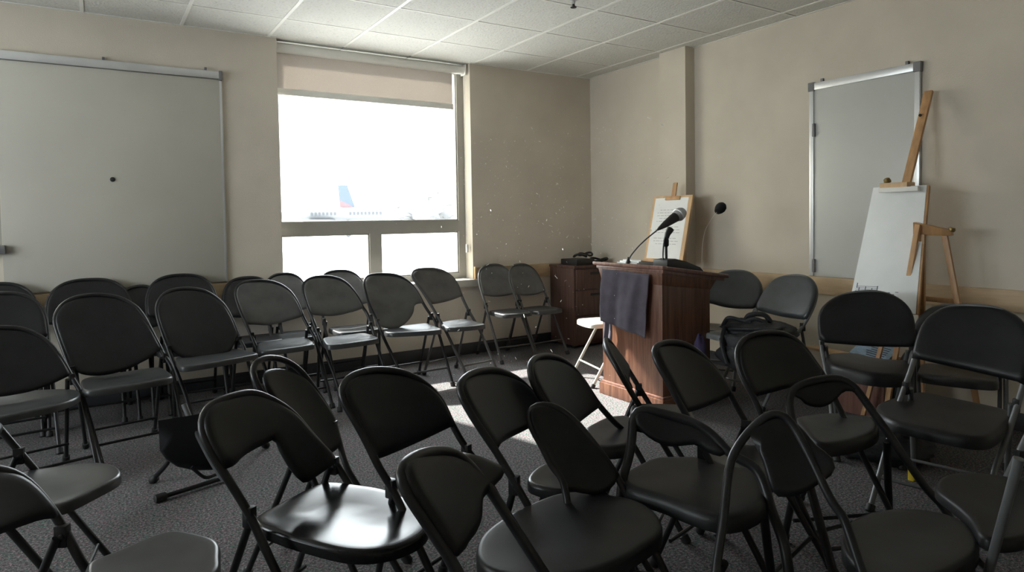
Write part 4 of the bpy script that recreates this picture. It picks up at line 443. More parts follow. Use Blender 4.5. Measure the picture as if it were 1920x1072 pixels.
def to_floor(f):
    out = []
    for end in (0, 1):
        q = f if end == 0 else list(reversed(f))
        e = q[0]
        if e.y < .02: out.append(None); continue
        k = 1
        while k < len(q) - 1 and (q[k] - e).length < .18: k += 1
        d = e - q[k]; sgn = -1 if end == 0 else 1
        u = e.x + d.x * (e.y / max(.05, -d.y)) if d.y < -.02 else e.x
        u = max(.15, min(.26, u * sgn)) * sgn
        out.append(Vector((u, 0)))
    g = list(f)
    if out[0] is not None: g = [out[0]] + g
    if out[1] is not None: g = g + [out[1]]
    return g
def chair(key, label, group, seat_m='black_seat', back_m='black_vinyl', metal='black_metal', thick=.036, front=-.27, seat_tilt=0, hook=True, shrink=1, stub=0, bar=True, reach=.26, r=.012, cover=0, has_seat=True):
    d = CH[key]; zs = d['zs']
    t = thing('folding_chair', label, 'chair', (d['x'], d['y'], 0), math.radians(d['th']), group)
    fy = lambda z: SL * (z - zs)
    n = Vector((0, 1, -SL)).normalized()
    if d['f']:
        f = to_floor([Vector(q) for q in d['f']])
        f2 = smooth_poly(resample(catmull(f, 5), .022), 2, False)
        path = [Vector((q.x, fy(q.y), q.y)) for q in f2]
        fr = MB().tube(path, r, 12).build('frame', metal, t)
    else:
        f2 = [Vector((-.215, 0)), Vector((-.205, stub)), Vector((.205, stub)), Vector((.215, 0))]
        fr = MB()
        fr.tube([Vector((q.x, fy(q.y), q.y)) for q in f2[:2]], r, 12)
        fr.tube([Vector((.135, -.09, 0)), Vector((.105, -.165, .36)), Vector((.092, -.25, .70))], r, 12)
        fr.tube([Vector((.20, -.02, zs - .06)), Vector((.105, -.17, zs - .055))], .009, 8)
        fr.tube([Vector((-.205, fy(zs - .06), zs - .06)), Vector((.205, fy(zs - .06), zs - .06))], .010, 8).tube([Vector((-.19, -.05, zs - .06)), Vector((-.2, .25, 0))], r, 10).tube([Vector((.19, -.05, zs - .06)), Vector((.2, .25, 0))], r, 10)
        fr = fr.build('frame', metal, t)
    L = lambda z: tube_u(f2, z, False); Rr = lambda z: tube_u(f2, z, True)
    if d['f']:
        lo = [Vector(q) for q in d['l']]
        iL = min(range(len(f2)), key=lambda i: (f2[i] - lo[0]).length); iR = min(range(len(f2)), key=lambda i: (f2[i] - lo[-1]).length)
        if iR < iL: iL, iR = iR, iL
        poly = f2[iL:iR + 1] + list(reversed(resample(catmull(lo, 5), .022)))[1:-1]
        if shrink != 1:
            c = sum(poly, Vector((0, 0))) / len(poly); poly = [c + (q - c) * shrink + Vector((.012, -.025)) for q in poly]
        off = -.008
        if cover:
            off = -.014; m_ = len(poly); g = []
            ar = sum(poly[i - 1].x * poly[i].y - poly[i].x * poly[i - 1].y for i in range(m_))
            for i in range(m_):
                tt = (poly[(i + 1) % m_] - poly[i - 1]).normalized(); g.append(poly[i] + Vector((tt.y, -tt.x)) * (cover if ar > 0 else -cover))
            poly = g
        us = [q.x for q in poly]; um, hw = (max(us) + min(us)) / 2, max(.05, (max(us) - min(us)) / 2)
        bend = lambda q: off + .020 * max(0, 1 - ((q.x - um) / hw) ** 2)
        def fn(u, z, o): return Vector((u, fy(z), z)) + n * o
        pad(poly, fn, .020 if cover > .005 else .013, .028 if cover > .005 else .018, bend).build('backrest', back_m, t, sharp=70)
    # seat
    if d['s'] and len(d['s']) > 2:
        P = [Vector(q) for q in d['s']]
        P = smooth_poly(resample(catmull(P, 4, True), .022, True), 2)
    else:
        if d['s']: a, b = [Vector(q) for q in d['s']]; a.y, b.y = a.y + .006, b.y + .006
        else: a, b = Vector((L(zs) + .03, front)), Vector((Rr(zs) - .03, front))
        if b.x - a.x < .3: a.x, b.x = (a.x + b.x) / 2 - .16, (a.x + b.x) / 2 + .16
        ra, rb = Vector((L(zs) + .034, .085)), Vector((Rr(zs) - .034, .085))
        if rb.x - ra.x < .26: ra.x, rb.x = (a.x + b.x) / 2 - .15, (a.x + b.x) / 2 + .15
        P = resample([a, (a + b) / 2 + Vector((0, -.016)), b, rb, ra], .022, True)
        P = smooth_poly(P, 11)
    if has_seat: slab(P, (lambda u, v, z: Vector((u, v, zs + z))), thick, .013 if thick < .05 else .024, .009).build('seat', seat_m, t, sharp=50)
    # rear legs with feet
    zh = zs + (.055 if hook else -.035)
    for s, U in ((-1, L), (1, Rr)) if not stub else ():
        u = U(zh) - s * .022; uf = max(.12, min(.235, abs(U(.05)) - .02)) * s
        P0 = Vector((u, fy(zh) + .012, zh)); P1 = Vector((u * .7 + uf * .3, P0.y + (reach - P0.y) * .32, zh * .68)); P2 = Vector((uf, reach, .012))
        lg = MB().tube(smooth_poly(resample([P0, P1, P2], .04), 2, False), r * .92, 10).build('rear_leg', metal, t)
        dv = (P2 - P1).normalized()
        MB().lathe([(.012, 0), (.018, .002), (.019, .03), (.015, .036)], P2 - dv * .028 + Vector((0, 0, .0)), dv, 12).build('rubber_foot', 'rubber', lg)
        # foot of the front tube, a sub-part of the frame
        a = Vector((U(.0), fy(0), 0)); b = Vector((U(.08), fy(.08), .08)); dv = (a - b).normalized()
        MB().lathe([(.014, 0), (.019, .002), (.0195, .032), (.015, .037)], a - dv * .034, dv, 12).build('rubber_foot', 'rubber', fr)
        h = Vector((U(zh) - s * .004, fy(zh) + .004, zh))
        if hook: MB().box((-.012, -.012, -.03), (.012, .020, .028), Matrix.Translation(h)).lathe([(.008, -.016), (.008, .016)], h, (1, 0, 0), 8).build('hinge', 'black_metal', t, bevel=.004)
    if bar:
        z = .135
        MB().tube([Vector((L(z), fy(z), z)), Vector((Rr(z), fy(z), z))], .0075, 8).build('front_stretcher', metal, t)
        uu = [max(.12, min(.235, abs(U(.05)) - .02)) for U in (L, Rr)]
        yy = reach - .07
        MB().tube([Vector((-uu[0], yy, .12)), Vector((uu[1], yy, .12))], .0075, 8).build('rear_stretcher', metal, t)
    return t
GW, GM, GR, GN = 'folding chairs along the window wall', 'folding chairs in the middle of the room', 'folding chairs by the right wall', 'folding chairs nearest the camera'
chair('B0', 'black folding chair against the window wall at the left edge, behind two others', GW)
chair('B0b', 'black folding chair cut by the left edge, middle of three staggered there', GW)
chair('A1', 'black folding chair at the left edge, front of three staggered there', GW, seat_m='haze_sheen_seat')
chair('B1', 'black folding chair against the wall under the whiteboard, left one of the two arched backs', GW)
chair('B1b', 'dark narrow chair back between the two arched backs below the whiteboard', GW, front=-.2)
chair('B2', 'black folding chair against the wall under the whiteboard near its right end', GW)
chair('B3', 'black folding chair against the wall between whiteboard and window, mostly hidden', GW)
chair('B4', 'black folding chair with its back against the left end of the window sill', GW, 'haze_sheen_seat', 'hazed_vinyl')
chair('B5', 'black folding chair with its back against the middle of the window sill', GW, 'haze_sheen_seat', 'hazed_vinyl')
chair('A2', 'black folding chair with a deep backrest, in front row under the whiteboard, farther left', GW, seat_m='haze_sheen_seat')
chair('A3', 'black folding chair with a deep backrest, in front row near the whiteboard\'s right end', GW, seat_m='haze_sheen_seat')
chair('C1', 'black folding chair just left of the window, open gap under its backrest', GW, 'haze_sheen_seat', 'hazed_vinyl')
chair('C2', 'black folding chair in front of the window, below the parked aircraft', GW, 'haze_sheen_seat', 'hazed_vinyl')
chair('C3', 'folding chair at the window whose rounded backrest droops on to its seat', GW, 'haze_sheen_seat', 'hazed_vinyl')
chair('C4', 'folding chair at the right end of the window with a sunlit seat', GW, 'haze_sheen_seat', 'hazed_vinyl', metal='dusk_metal')
chair('C5', 'dark folding chair right of the window, left one of the overlapping pair', GW, 'haze_sheen_seat', 'hazed_vinyl', metal='dusk_metal')
chair('C6', 'dark folding chair beside the corner cabinet, right one of the overlapping pair', GW, 'haze_sheen_seat', 'hazed_vinyl', metal='dusk_metal')
chair('C7', 'beige folding chair half hidden behind the lectern, sunlit seat', GW, 'beige_seat', 'beige_seat', 'beige_metal')
chair('D1', 'slate grey padded chair by the right wall directly behind the lectern', GR, 'slate_vinyl', 'slate_vinyl', 'gray_metal', cover=.010)
chair('D2', 'slate grey padded chair by the right wall with a black bag on it', GR, 'lit_grey_seat', 'slate_vinyl', 'gray_metal', cover=.010)
chair('D3', 'grey padded chair mostly hidden behind the large chair in front of the easel', GR, 'black_seat', 'slate_vinyl', 'gray_metal', thick=.05, cover=.010)
chair('E1', 'black padded chair with a thick seat facing the camera, left of the easel legs', GR, metal='gray_metal', thick=.07, cover=.010, seat_m='black_vinyl')
chair('E2', 'large black padded chair with grey uprights in front of the easel, at the right edge', GR, metal='gray_metal', thick=.05, cover=.010, seat_m='black_vinyl')
chair('G0', 'black folding chair whose back panel hangs loose inside its arched frame', GM, shrink=.93, has_seat=False)
chair('G1', 'near black folding chair with a cut-away backrest and a bright glossy seat', GN, 'glossy_seat', cover=.003)
chair('G2', 'nearest black chair back at bottom centre, pointed on its right side', GN, front=-.22, cover=.003)
chair('G3', 'black folding chair at bottom centre with a narrow back and very wide seat', GN, thick=.045, hook=False, reach=.14, cover=.003, seat_m='black_vinyl')
chair('G4', 'black folding chair in the middle row, first back right of the loose panel', GM, front=-.1, reach=.2)
chair('G5', 'black folding chair in the middle row, second clear arched back, in the centre', GM, front=-.1, reach=.2)
chair('G6', 'black folding chair just left of the lectern base, third clear arched back', GM, thick=.05, hook=False)
chair('G7', 'black folding chair in front of the right side of the lectern', GM, front=-.2)
chair('G8', 'black folding chair in front of the chair with the black bag', GM, front=-.16, hook=False)
chair('F6', 'black folding chair with a low bent arch for a back, below the lectern', GN, thick=.05, hook=False, r=.0155, reach=.15, seat_m='black_vinyl')
chair('F8', 'black folding chair with a low bent arch for a back, right of centre', GN, thick=.05, hook=False, r=.0155, reach=.12, seat_m='black_vinyl')
chair('F7', 'black chair frame standing like an inverted V with a drooping panel, bottom right', GN, has_seat=False, hook=False)
chair('G9', 'thin black folding chair seen edge on in front of the lectern', GM, front=-.18)
chair('A0', 'black folding chair seat at the left edge, rounded corner pointing right', GN, seat_m='haze_sheen_seat')
chair('H0', 'black folding chair in the bottom left corner, arched back cut by the edge', GN, seat_m='haze_sheen_seat')
chair('E3', 'black folding chair at the bottom right edge facing left, one grey upright', GN, metal='gray_metal', seat_m='black_vinyl')
chair('E5', 'backless black chair seat at the bottom right with one bent grey upright', GN, stub=.405, thick=.045, bar=False, metal='gray_metal', seat_m='black_vinyl')

# collapsed chair lying low between the rows
t = thing('folding_chair', 'collapsed black folding chair low on the carpet, seat hanging on edge', 'chair', (-4.3, -2.0, 0), 0, GM)
def low_seat(u, w, o): return Vector((u, o - .15 * (w - .2), w))
pad([(-.12, .36), (-.115, .2), (-.09, .15), (-.04, .1), (.03, .065), (.12, .045), (.2, .06), (.22, .2), (.22, .36)], low_seat, .012).build('seat', 'black_vinyl', t, sharp=70)
fr = MB().tube(catmull([(.0, .03, .41), (.03, .0, .32), (.1, -.04, .14), (.16, -.07, .015)], 5), .0135, 10).build('frame', 'gray_metal', t)
lg = MB().tube(catmull([(-.02, .06, .26), (-.07, .06, .13), (-.14, .14, .02)], 5), .013, 10).build('rear_leg', 'black_metal', t)
MB().lathe([(.014, 0), (.022, .01), (.022, .035), (.014, .045)], (-.127, .125, .035), (-.35, .4, -.5), 12).build('rubber_foot', 'rubber', lg)
lg = MB().tube(catmull([(.2, .05, .26), (.35, .2, .12), (.45, .34, .02)], 5), .013, 10).build('rear_leg', 'black_metal', t)
MB().lathe([(.014, 0), (.022, .01), (.022, .035), (.014, .045)], (.44, .32, .035), (.5, .6, -.5), 12).build('rubber_foot', 'rubber', lg)
lg = MB().tube([(-.12, -.14, .02), (.18, -.05, .02)], .011, 10).build('stretcher', 'black_metal', t)
MB().lathe([(.014, 0), (.02, .003), (.02, .05), (.014, .055)], (-.155, -.15, .021), (1, .3, 0), 12).build('rubber_foot', 'rubber', lg)
MB().tube(catmull([(.02, -.03, .1), (.08, -.02, .03), (.14, .02, .02)], 4), .009, 8).build('brace', 'black_metal', t)

# ------------------------------------------------------------------ lectern
t = thing('lectern', 'dark mahogany lectern with a sloping top, in front of the right wall', 'lectern')
x0, x1, y0, y1 = -1.455, -.985, -2.50, -1.885
MB().box((x0, y0, .09), (x1, y1, .90)).build('body', 'mahogany', t, bevel=.004)
MB().box((x0 - .022, y0 - .022, 0), (x1 + .022, y1 + .022, .088)).build('plinth', 'mahogany', t, bevel=.006)
MB().box((x0 - .014, y0 - .014, .086), (x1 + .014, y1 + .014, .104)).build('plinth_moulding', 'mahogany_red', t, bevel=.006)
topz = lambda x: .995 - .142 * (x + 1.48)
mb = MB()
cr = [(x0 - .004, y0 - .004, .862), (x1 + .004, y0 - .004, .80), (x1 + .004, y1 + .004, .80), (x0 - .004, y1 + .004, .862)]
ct = [(x0 - .012, y0 - .012, topz(x0) - .045), (x1 + .06, y0 - .012, topz(x1 + .06) - .045), (x1 + .06, y1 + .03, topz(x1 + .06) - .045), (x0 - .012, y1 + .03, topz(x0) - .045)]
mb.add(cr + ct, [(3, 2, 1, 0), (4, 5, 6, 7), (0, 1, 5, 4), (1, 2, 6, 5), (2, 3, 7, 6), (3, 0, 4, 7)])
mb.build('crown', 'mahogany', t, bevel=.004)
def slope_box(x0, x1, y0, y1, up, dn):
    v = [(x, y, topz(x) - d) for d in (dn, up) for x, y in ((x0, y0), (x1, y0), (x1, y1), (x0, y1))]
    return MB().add(v, [(3, 2, 1, 0), (4, 5, 6, 7), (0, 1, 5, 4), (1, 2, 6, 5), (2, 3, 7, 6), (3, 0, 4, 7)])
slope_box(-1.46, -.845, -2.515, -1.825, .026, .05).build('under_board', 'mahogany_red', t, bevel=.004)
slope_box(-1.482, -.82, -2.535, -1.805, 0, .028).build('top_board', 'mahogany_red', t, bevel=.008, segs=3)

# cloth hanging over the front of the lectern
def hang(name, cols, fn, m, parent=None, rows=26, th=.004):
    mb = MB(); v, f = [], []
    for k in range(rows + 1):
        for i in range(cols + 1): v.append(fn(i / cols, k / rows))
    n = cols + 1
    for k in range(rows):
        for i in range(cols): f.append((k * n + i, k * n + i + 1, (k + 1) * n + i + 1, (k + 1) * n + i))
    o = mb.add(v, f).build(name, m, parent, sharp=180)
    s = o.modifiers.new('thickness', 'SOLIDIFY'); s.thickness = th; s.offset = 1
    return o
t = thing('draped_cloth', 'dark purple-grey cloth hanging down the front of the lectern', 'cloth')
def cl(u, w):
    y = -1.935 - u * (.49 - .035 * w) + .012 * math.sin(w * 3)
    z = .945 - .012 * u - w * (.385 + .055 * u)
    fold = .010 * math.sin(u * 11 + 1.6 * w) * (.15 + w) + .003 * math.sin(u * 27 + 3 * w) * (.3 + .7 * w) + .002 * math.sin(u * 9 - w * 14)
    return (-1.481 - .012 - fold - .012 * w, y, z)
hang('cloth_panel', 60, cl, 'cloth', t)
def tail(u, w):
    y = -1.932 - .085 * u - .01 * math.sin(w * 4)
    return (-1.482 - .006 * math.sin(u * 8 + 2 * w), y, .62 - w * .245 - .01 * u)
hang('cloth_tail', 14, tail, 'cloth', t, 14)

# microphones
t = thing('microphone', 'handheld microphone clipped to a short stand on the lectern', 'microphone')
MB().prism([(-1.335, .0), (-1.33, .05), (-1.25, .066), (-1.15, .060), (-1.0, .03), (-.955, 0)], lambda u, v, w: Vector((u, -2.43 + w, topz(u) + v)), .14).build('base', 'black_plastic', t, bevel=.008)
MB().tube([(-1.27, -2.36, 1.0), (-1.27, -2.36, 1.15)], .010, 10).lathe([(.010, 0), (.019, .01), (.019, .05), (.010, .065)], (-1.27, -2.36, 1.11), (0, 0, 1), 12).build('post', 'black_metal', t)
ax = Vector((.24, 0, .118)).normalized(); A = Vector((-1.325, -2.36, 1.245))
MB().tube([(-1.27, -2.36, 1.165), (-1.255, -2.36, 1.2), (-1.225, -2.36, 1.235)], [.016, .020, .026], 12).build('clip', 'black_plastic', t)
MB().lathe([(.007, -.03), (.014, 0), (.023, .05), (.029, .1), (.034, .15), (.035, .165)], A, ax, 18).build('handle', 'black_plastic', t)
MB().lathe([(.034, .165), (.041, .185), (.045, .205), (.043, .230), (.032, .252), (.014, .264), (0, .266)], A, ax, 20).build('grille', 'mic_grille', t)
MB().lathe([(.043, .192), (.047, .195), (.047, .203), (.043, .206)], A, ax, 20).build('grille_band', 'alu', t)
cab = catmull([(-1.40, -2.11, 1.005), (-1.385, -2.13, 1.05), (-1.355, -2.17, 1.11), (-1.345, -2.24, 1.165), (-1.34, -2.32, 1.215), (-1.335, -2.36, 1.24), (-1.325, -2.36, 1.246)], 6)
MB().tube(cab, .005, 8).lathe([(.02, 0), (.018, .012), (.009, .035), (.007, .05)], (-1.40, -2.11, .985), (.1, 0, 1), 14).build('cable', 'black_plastic', t)
MB().tube(catmull([(-1.312, -2.37, .985), (-1.312, -2.37, 1.05), (-1.305, -2.37, 1.12), (-1.285, -2.365, 1.17), (-1.265, -2.36, 1.19)], 6), .0055, 8).lathe([(.014, 0), (.012, .02), (.007, .06)], (-1.312, -2.37, .975), (0, 0, 1), 12).build('cable', 'black_plastic', t)
t = thing('gooseneck_microphone', 'black foam microphone tip on a thin pale wire arm above the lectern', 'microphone')
fx = Vector((-.70, -2.36, 1.38)); d = Vector((.8, 0, .62)).normalized()
MB().lathe([(.006, -.052), (.024, -.045), (.036, -.02), (.040, .0), (.037, .022), (.025, .04), (.008, .049)], fx, d, 20).build('foam_windscreen', 'foam', t)
MB().tube(catmull([(-.90, -2.36, topz(-.90)), (-.905, -.0 - 2.36, 1.05), (-.875, -2.36, 1.2), (-.80, -2.36, 1.30), fx - d * .05], 8), .0011, 6).lathe([(.012, -.004), (.010, .012), (.003, .018)], (-.90, -2.36, topz(-.90)), (0, 0, 1), 12).build('wire_arm', 'white_plastic', t)
for k in range(3):
    z = topz(-1.3) + .001
    o = slope_box(-1.40 + .02 * k, -1.20 + .012 * k, -2.20, -1.99 - .01 * k, -.012 * (k + 1) + .001, -.012 * k).build('paper_stack' if 0 else 'booklet', 'paper', None, bevel=.002)
    tag(o, ['white booklet at the bottom of the pile on the lectern', 'white booklet in the middle of the pile on the lectern', 'white booklet on top of the pile on the lectern'][k], 'booklet', 'booklets on the lectern')

# clipboard on its own easel by the column
t = thing('display_easel', 'wooden clipboard easel with a printed sheet, in front of the wall column', 'easel')
O0 = Vector((-.38, -1.455, .93)); UY = Vector((0, -1, 0)); UW = Vector((.13, 0, .56)).normalized(); NN = UY.cross(UW)
if NN.x > 0: NN = -NN
def cbp(u, w, o=0): return O0 + UY * u + UW * w + NN * o
def quad(mb, u0, u1, w0, w1, o0, o1):
    v = [cbp(u, w, o) for o in (o0, o1) for u, w in ((u0, w0), (u1, w0), (u1, w1), (u0, w1))]
    return mb.add(v, [(3, 2, 1, 0), (4, 5, 6, 7), (0, 1, 5, 4), (1, 2, 6, 5), (2, 3, 7, 6), (3, 0, 4, 7)])
quad(MB(), -.235, .235, 0, .595, -.012, .008).build('board', 'easel_light', t, bevel=.003)
sh = quad(MB(), -.205, .195, .015, .575, .008, .0095).build('sheet', 'paper', t, smooth=False)
mb = MB()
rows = [(.50, .06, .03), (.44, -.15, .02)]
random.seed(3)
for k in range(13):
    w = .46 - k * .026
    if k in (5, 9): continue
    u = -.15 if k % 3 else -.12
    while u < .12:
        l = random.uniform(.015, .05)
        quad(mb, u, min(u + l, .15), w, w + .006, .0095, .0100); u += l + .012
mb.build('printing', 'pencil', sh, smooth=False)
quad(MB(), -.075, .10, .552, .585, .008, .022).build('clip_bar', 'easel', t, bevel=.004)
quad(MB(), -.015, .035, .58, .715, .0, .014).build('clip_handle', 'easel', t, bevel=.012)
quad(MB(), -.245, .245, -.025, 0, -.012, .035).build('ledge', 'easel', t, bevel=.003)
for u in (-.2, .2): MB().beam(cbp(u * .9, .35, -.02), (-.46, -1.455 - u * 1.2, 0), .03, .02, (0, 1, 0)).build('leg', 'easel', t, bevel=.003)
MB().beam(cbp(0, .4, -.03), (-.16, -1.455 - .0, .0), .03, .02, (0, 1, 0)).build('leg', 'easel', t, bevel=.003)

# big easel
t = thing('easel', 'tall beech easel with a long leaning mast and a blank white board', 'easel')
MB().beam((-.30, -3.49, 1.50), (-.05, -3.505, 2.11), .052, .024, (0, 1, 0)).build('mast', 'easel', t, bevel=.006)
MB().lathe([(.009, -.004), (.009, .004)], (-.135, -3.492, 1.95), (-1, 0, .3), 10).build('mast_knob', 'black_metal', t)
B = {'tl': Vector((-.32, -3.295, 1.49)), 'tr': Vector((-.32, -3.635, 1.49)), 'bl': Vector((-.56, -3.265, .70)), 'br': Vector((-.56, -3.69, .72))}
nb = (B['tr'] - B['tl']).cross(B['bl'] - B['tl']).normalized()
if nb.x > 0: nb = -nb
def sheetbox(c, a, b): return MB().add([q + nb * o for o in (a, b) for q in c], [(3, 2, 1, 0), (4, 5, 6, 7), (0, 1, 5, 4), (1, 2, 6, 5), (2, 3, 7, 6), (3, 0, 4, 7)])
bd = sheetbox([B['bl'], B['br'], B['tr'], B['tl']], -.02, 0).build('drawing_board', 'easel', t, bevel=.002)
e = (B['tr'] - B['tl']).normalized() * .012
sh = sheetbox([B['bl'], B['br'] - e, B['tr'] - e, B['tl']], 0, .004).build('sheet', 'paper', t, bevel=.001)
mb = MB()
def bp(u, w, o): return B['bl'].lerp(B['br'], u).lerp(B['tl'].lerp(B['tr'], u), w) + nb * o
def mark(mb, u0, u1, w0, w1): mb.add([bp(u, w, o) for o in (.004, .0046) for u, w in ((u0, w0), (u1, w0), (u1, w1), (u0, w1))], [(3, 2, 1, 0), (4, 5, 6, 7), (0, 1, 5, 4), (1, 2, 6, 5), (2, 3, 7, 6), (3, 0, 4, 7)])
for w in (.155, .167, .180, .192): mark(mb, .05 + .02 * (w > .17), .40, w, w + .003)
for u, w in ((.06, .20), (.10, .165), (.2, .172), (.30, .16), (.38, .18)): mark(mb, u, u + .012, w - .02, w + .02)
for u in (.48, .54, .60, .66): mark(mb, u, u + .045, .145 + .01 * math.sin(u * 40), .150 + .01 * math.sin(u * 40))
mb.build('drawing', 'ink', sh, smooth=False)
MB().box((-.37, -3.53, 1.478), (-.27, -3.36, 1.515)).build('clamp_block', 'easel_light', t, bevel=.004)
MB().lathe([(.018, 0), (.022, .012), (.018, .03), (.008, .036)], (-.34, -3.40, 1.515), (-.3, .3, 1), 10).build('clamp_knob', 'brass', t, bevel=0)
MB().box((-.385, -3.60, 1.455), (-.352, -3.36, 1.485)).build('clip_strip', 'white_plastic', t, bevel=.004)
MB().beam((-.44, -3.63, 1.25), (-.62, -3.52, .0), .030, .02, (0, 1, 0)).build('leg', 'easel', t, bevel=.004)
MB().beam((-.40, -3.57, 1.20), (-.57, -3.36, .0), .026, .02, (0, 1, 0)).build('leg', 'easel', t, bevel=.004)
MB().beam((-.34, -3.73, 1.20), (-.28, -3.92, .0), .032, .02, (0, 1, 0)).build('leg', 'easel', t, bevel=.004)
MB().beam((-.42, -3.645, 1.19), (-.42, -3.645, .0), .034, .022, (0, 1, 0)).build('centre_post', 'easel', t, bevel=.004)
MB().add([(-.45, -3.605, 1.265), (-.34, -3.77, 1.215), (-.34, -3.77, 1.18), (-.45, -3.605, 1.185), (-.41, -3.605, 1.265), (-.31, -3.77, 1.215), (-.31, -3.77, 1.18), (-.41, -3.605, 1.185)], [(3, 2, 1, 0), (4, 5, 6, 7), (0, 1, 5, 4), (1, 2, 6, 5), (2, 3, 7, 6), (3, 0, 4, 7)]).build('top_bracket', 'easel', t, bevel=.004)
MB().lathe([(.016, 0), (.02, .01), (.016, .024)], (-.33, -3.765, 1.205), (0, -.2, 1), 10).build('wing_nut', 'brass', t)
MB().beam((-.49, -3.50, .81), (-.30, -3.78, .785), .03, .02, (0, 0, 1)).build('crossbar', 'easel', t, bevel=.003)
MB().beam((-.50, -3.52, .77), (-.42, -3.655, .745), .026, .018, (0, 0, 1)).build('crossbar', 'easel', t, bevel=.003)

# low wooden crate with art things under the easel
t = thing('wooden_crate', 'low pale wooden crate on the carpet under the easel', 'crate', (-.30, -3.22, 0))
MB().box((-.16, -.22, .0), (-.145, .12, .36)).build('front_board', 'mahogany_red', t, bevel=.003)
MB().box((.145, -.22, .0), (.16, .12, .36)).build('back_board', 'easel_light', t, bevel=.003)
for y in (-.22, .105): MB().box((-.145, y, 0), (.145, y + .015, .36)).build('side_board', 'easel_light', t, bevel=.003)
MB().box((-.145, -.205, .01), (.145, .105, .025)).build('bottom_board', 'easel_light', t, bevel=.002)
t = thing('sketch_book', 'pale blue sketch book lying tilted on the wooden crate', 'book', (-.32, -3.30, .385), math.radians(8))
t.rotation_euler = (math.radians(10), math.radians(-14), math.radians(8))
MB().box((-.12, -.11, 0), (.12, .11, .028)).build('pages', 'paper', t, bevel=.003)
mbk = MB().box((-.122, -.112, .028), (.122, .112, .034)).build('cover', 'blue_print', t, bevel=.002)
mb = MB()
for k in range(6): mb.box((-.09 + .03 * k, -.08, .034), (-.08 + .03 * k, .02 + .01 * (k % 3), .0348))
mb.build('drawing', 'ink', mbk, smooth=False)
tag(MB().beam((-.36, -2.86, .375), (-.40, -3.20, .368), .10, .018, (1, 0, 0)).build('plank', 'easel_light', None, bevel=.003), 'pale wooden plank laid across the crate end, pointing left', 'plank')
t = thing('small_bag', 'small black bag hanging behind the chairs beside the easel post', 'bag', (-.30, -3.50, .02))
MB().lathe([(.03, 0), (.075, .02), (.085, .12), (.07, .24), (.05, .34), (.02, .40), (.005, .42)], (0, 0, 0), (0, 0, 1), 14).build('body', 'bag', t)

# ------------------------------------------------------------------ bags and small things
def lumpy(mb, c, rx, ry, rz, seed, amp=.12, n=22, m=14, flat=True):
    rr = random.Random(seed); ph = [(rr.uniform(0, 6), rr.randint(2, 7), rr.randint(1, 5), rr.uniform(.3, 1)) for _ in range(7)]
    v, f = [], []
    for j in range(m + 1):
        th = PI * j / m
        for i in range(n):
            a = 2 * PI * i / n
            k = 1 + amp * sum(w * math.sin(p + q * a + s * th * 2) for p, q, s, w in ph) / 3
            sx = abs(math.cos(a)) ** .75 * math.copysign(1, math.cos(a)); sy = abs(math.sin(a)) ** .75 * math.copysign(1, math.sin(a))
            z = math.cos(th); s_ = math.sin(th) ** .7
            v.append((c[0] + rx * k * s_ * sx, c[1] + ry * k * s_ * sy, c[2] + rz * k * (z if z > 0 or not flat else max(z, -.75))))
    for j in range(m):
        for i in range(n): f.append((j * n + i, j * n + (i + 1) % n, (j + 1) * n + (i + 1) % n, (j + 1) * n + i))
    return mb.add(v, f)
t = thing('backpack', 'black backpack with loose straps on the slate grey chair', 'bag', (-.84, -2.74, .497), math.radians(8))
lumpy(MB(), (.0, -.04, .042), .17, .25, .062, 5, .16, 40, 22).build('body', 'bag', t, sharp=180)
lumpy(MB(), (-.20, -.08, -.09), .075, .21, .125, 9, .16, 30, 16, False).build('front_pocket', 'bag', t, sharp=180)
for pts in ([(-.1, .16, .06), (-.13, .10, .12), (-.1, .03, .11), (-.08, -.04, .10)], [(-.09, .0, .10), (-.08, -.07, .125), (-.05, -.14, .10)], [(-.18, .10, .06), (-.28, .06, -.03), (-.28, .02, -.16)]):
    path = catmull(pts, 6); mb = MB()
    mb.tube(path, .014, 8); mb.build('strap', 'bag', t)
MB().tube(catmull([(-.05, .02, .10), (-.06, -.02, .145), (-.02, -.10, .15), (0, -.14, .10)], 6), .017, 8).build('handle', 'bag', t)
t = thing('duffel_bag', 'black duffel bag on the carpet under the padded chairs, with a yellow tag', 'bag', (-1.12, -3.74, 0), math.radians(20))
lumpy(MB(), (0, 0, .08), .17, .27, .09, 21, .08, 34, 18).build('body', 'bag', t, sharp=180)
MB().tube(catmull([(-.03, .16, .14), (-.10, .18, .17), (-.12, .05, .17), (-.05, .02, .15)], 6), .010, 8).build('handle', 'bag', t)
MB().box((-.02, -.10, .15), (.0, -.07, .23)).build('tag', 'yellow', t, bevel=.004)
t = tag(lumpy(MB(), (-1.10, -3.93, .265), .07, .06, .04, 33, .1, 22, 12).build('folded_cloth', 'canvas', None, sharp=180), 'small beige folded cloth on the black duffel bag', 'cloth')
tag(MB().box((-1.30, -4.03, .0), (-1.285, -4.0, .11)).build('strap_end', 'yellow', None, bevel=.004), 'short yellow strip standing on the carpet under the large padded chair', 'strip')
t = tag(lumpy(MB(), (-1.19, -2.585, .245), .05, .045, .255, 41, .18, 20, 16).build('fabric_bag', 'purple', None, sharp=180), 'slim dark purple cloth bag standing against the side of the lectern', 'bag')

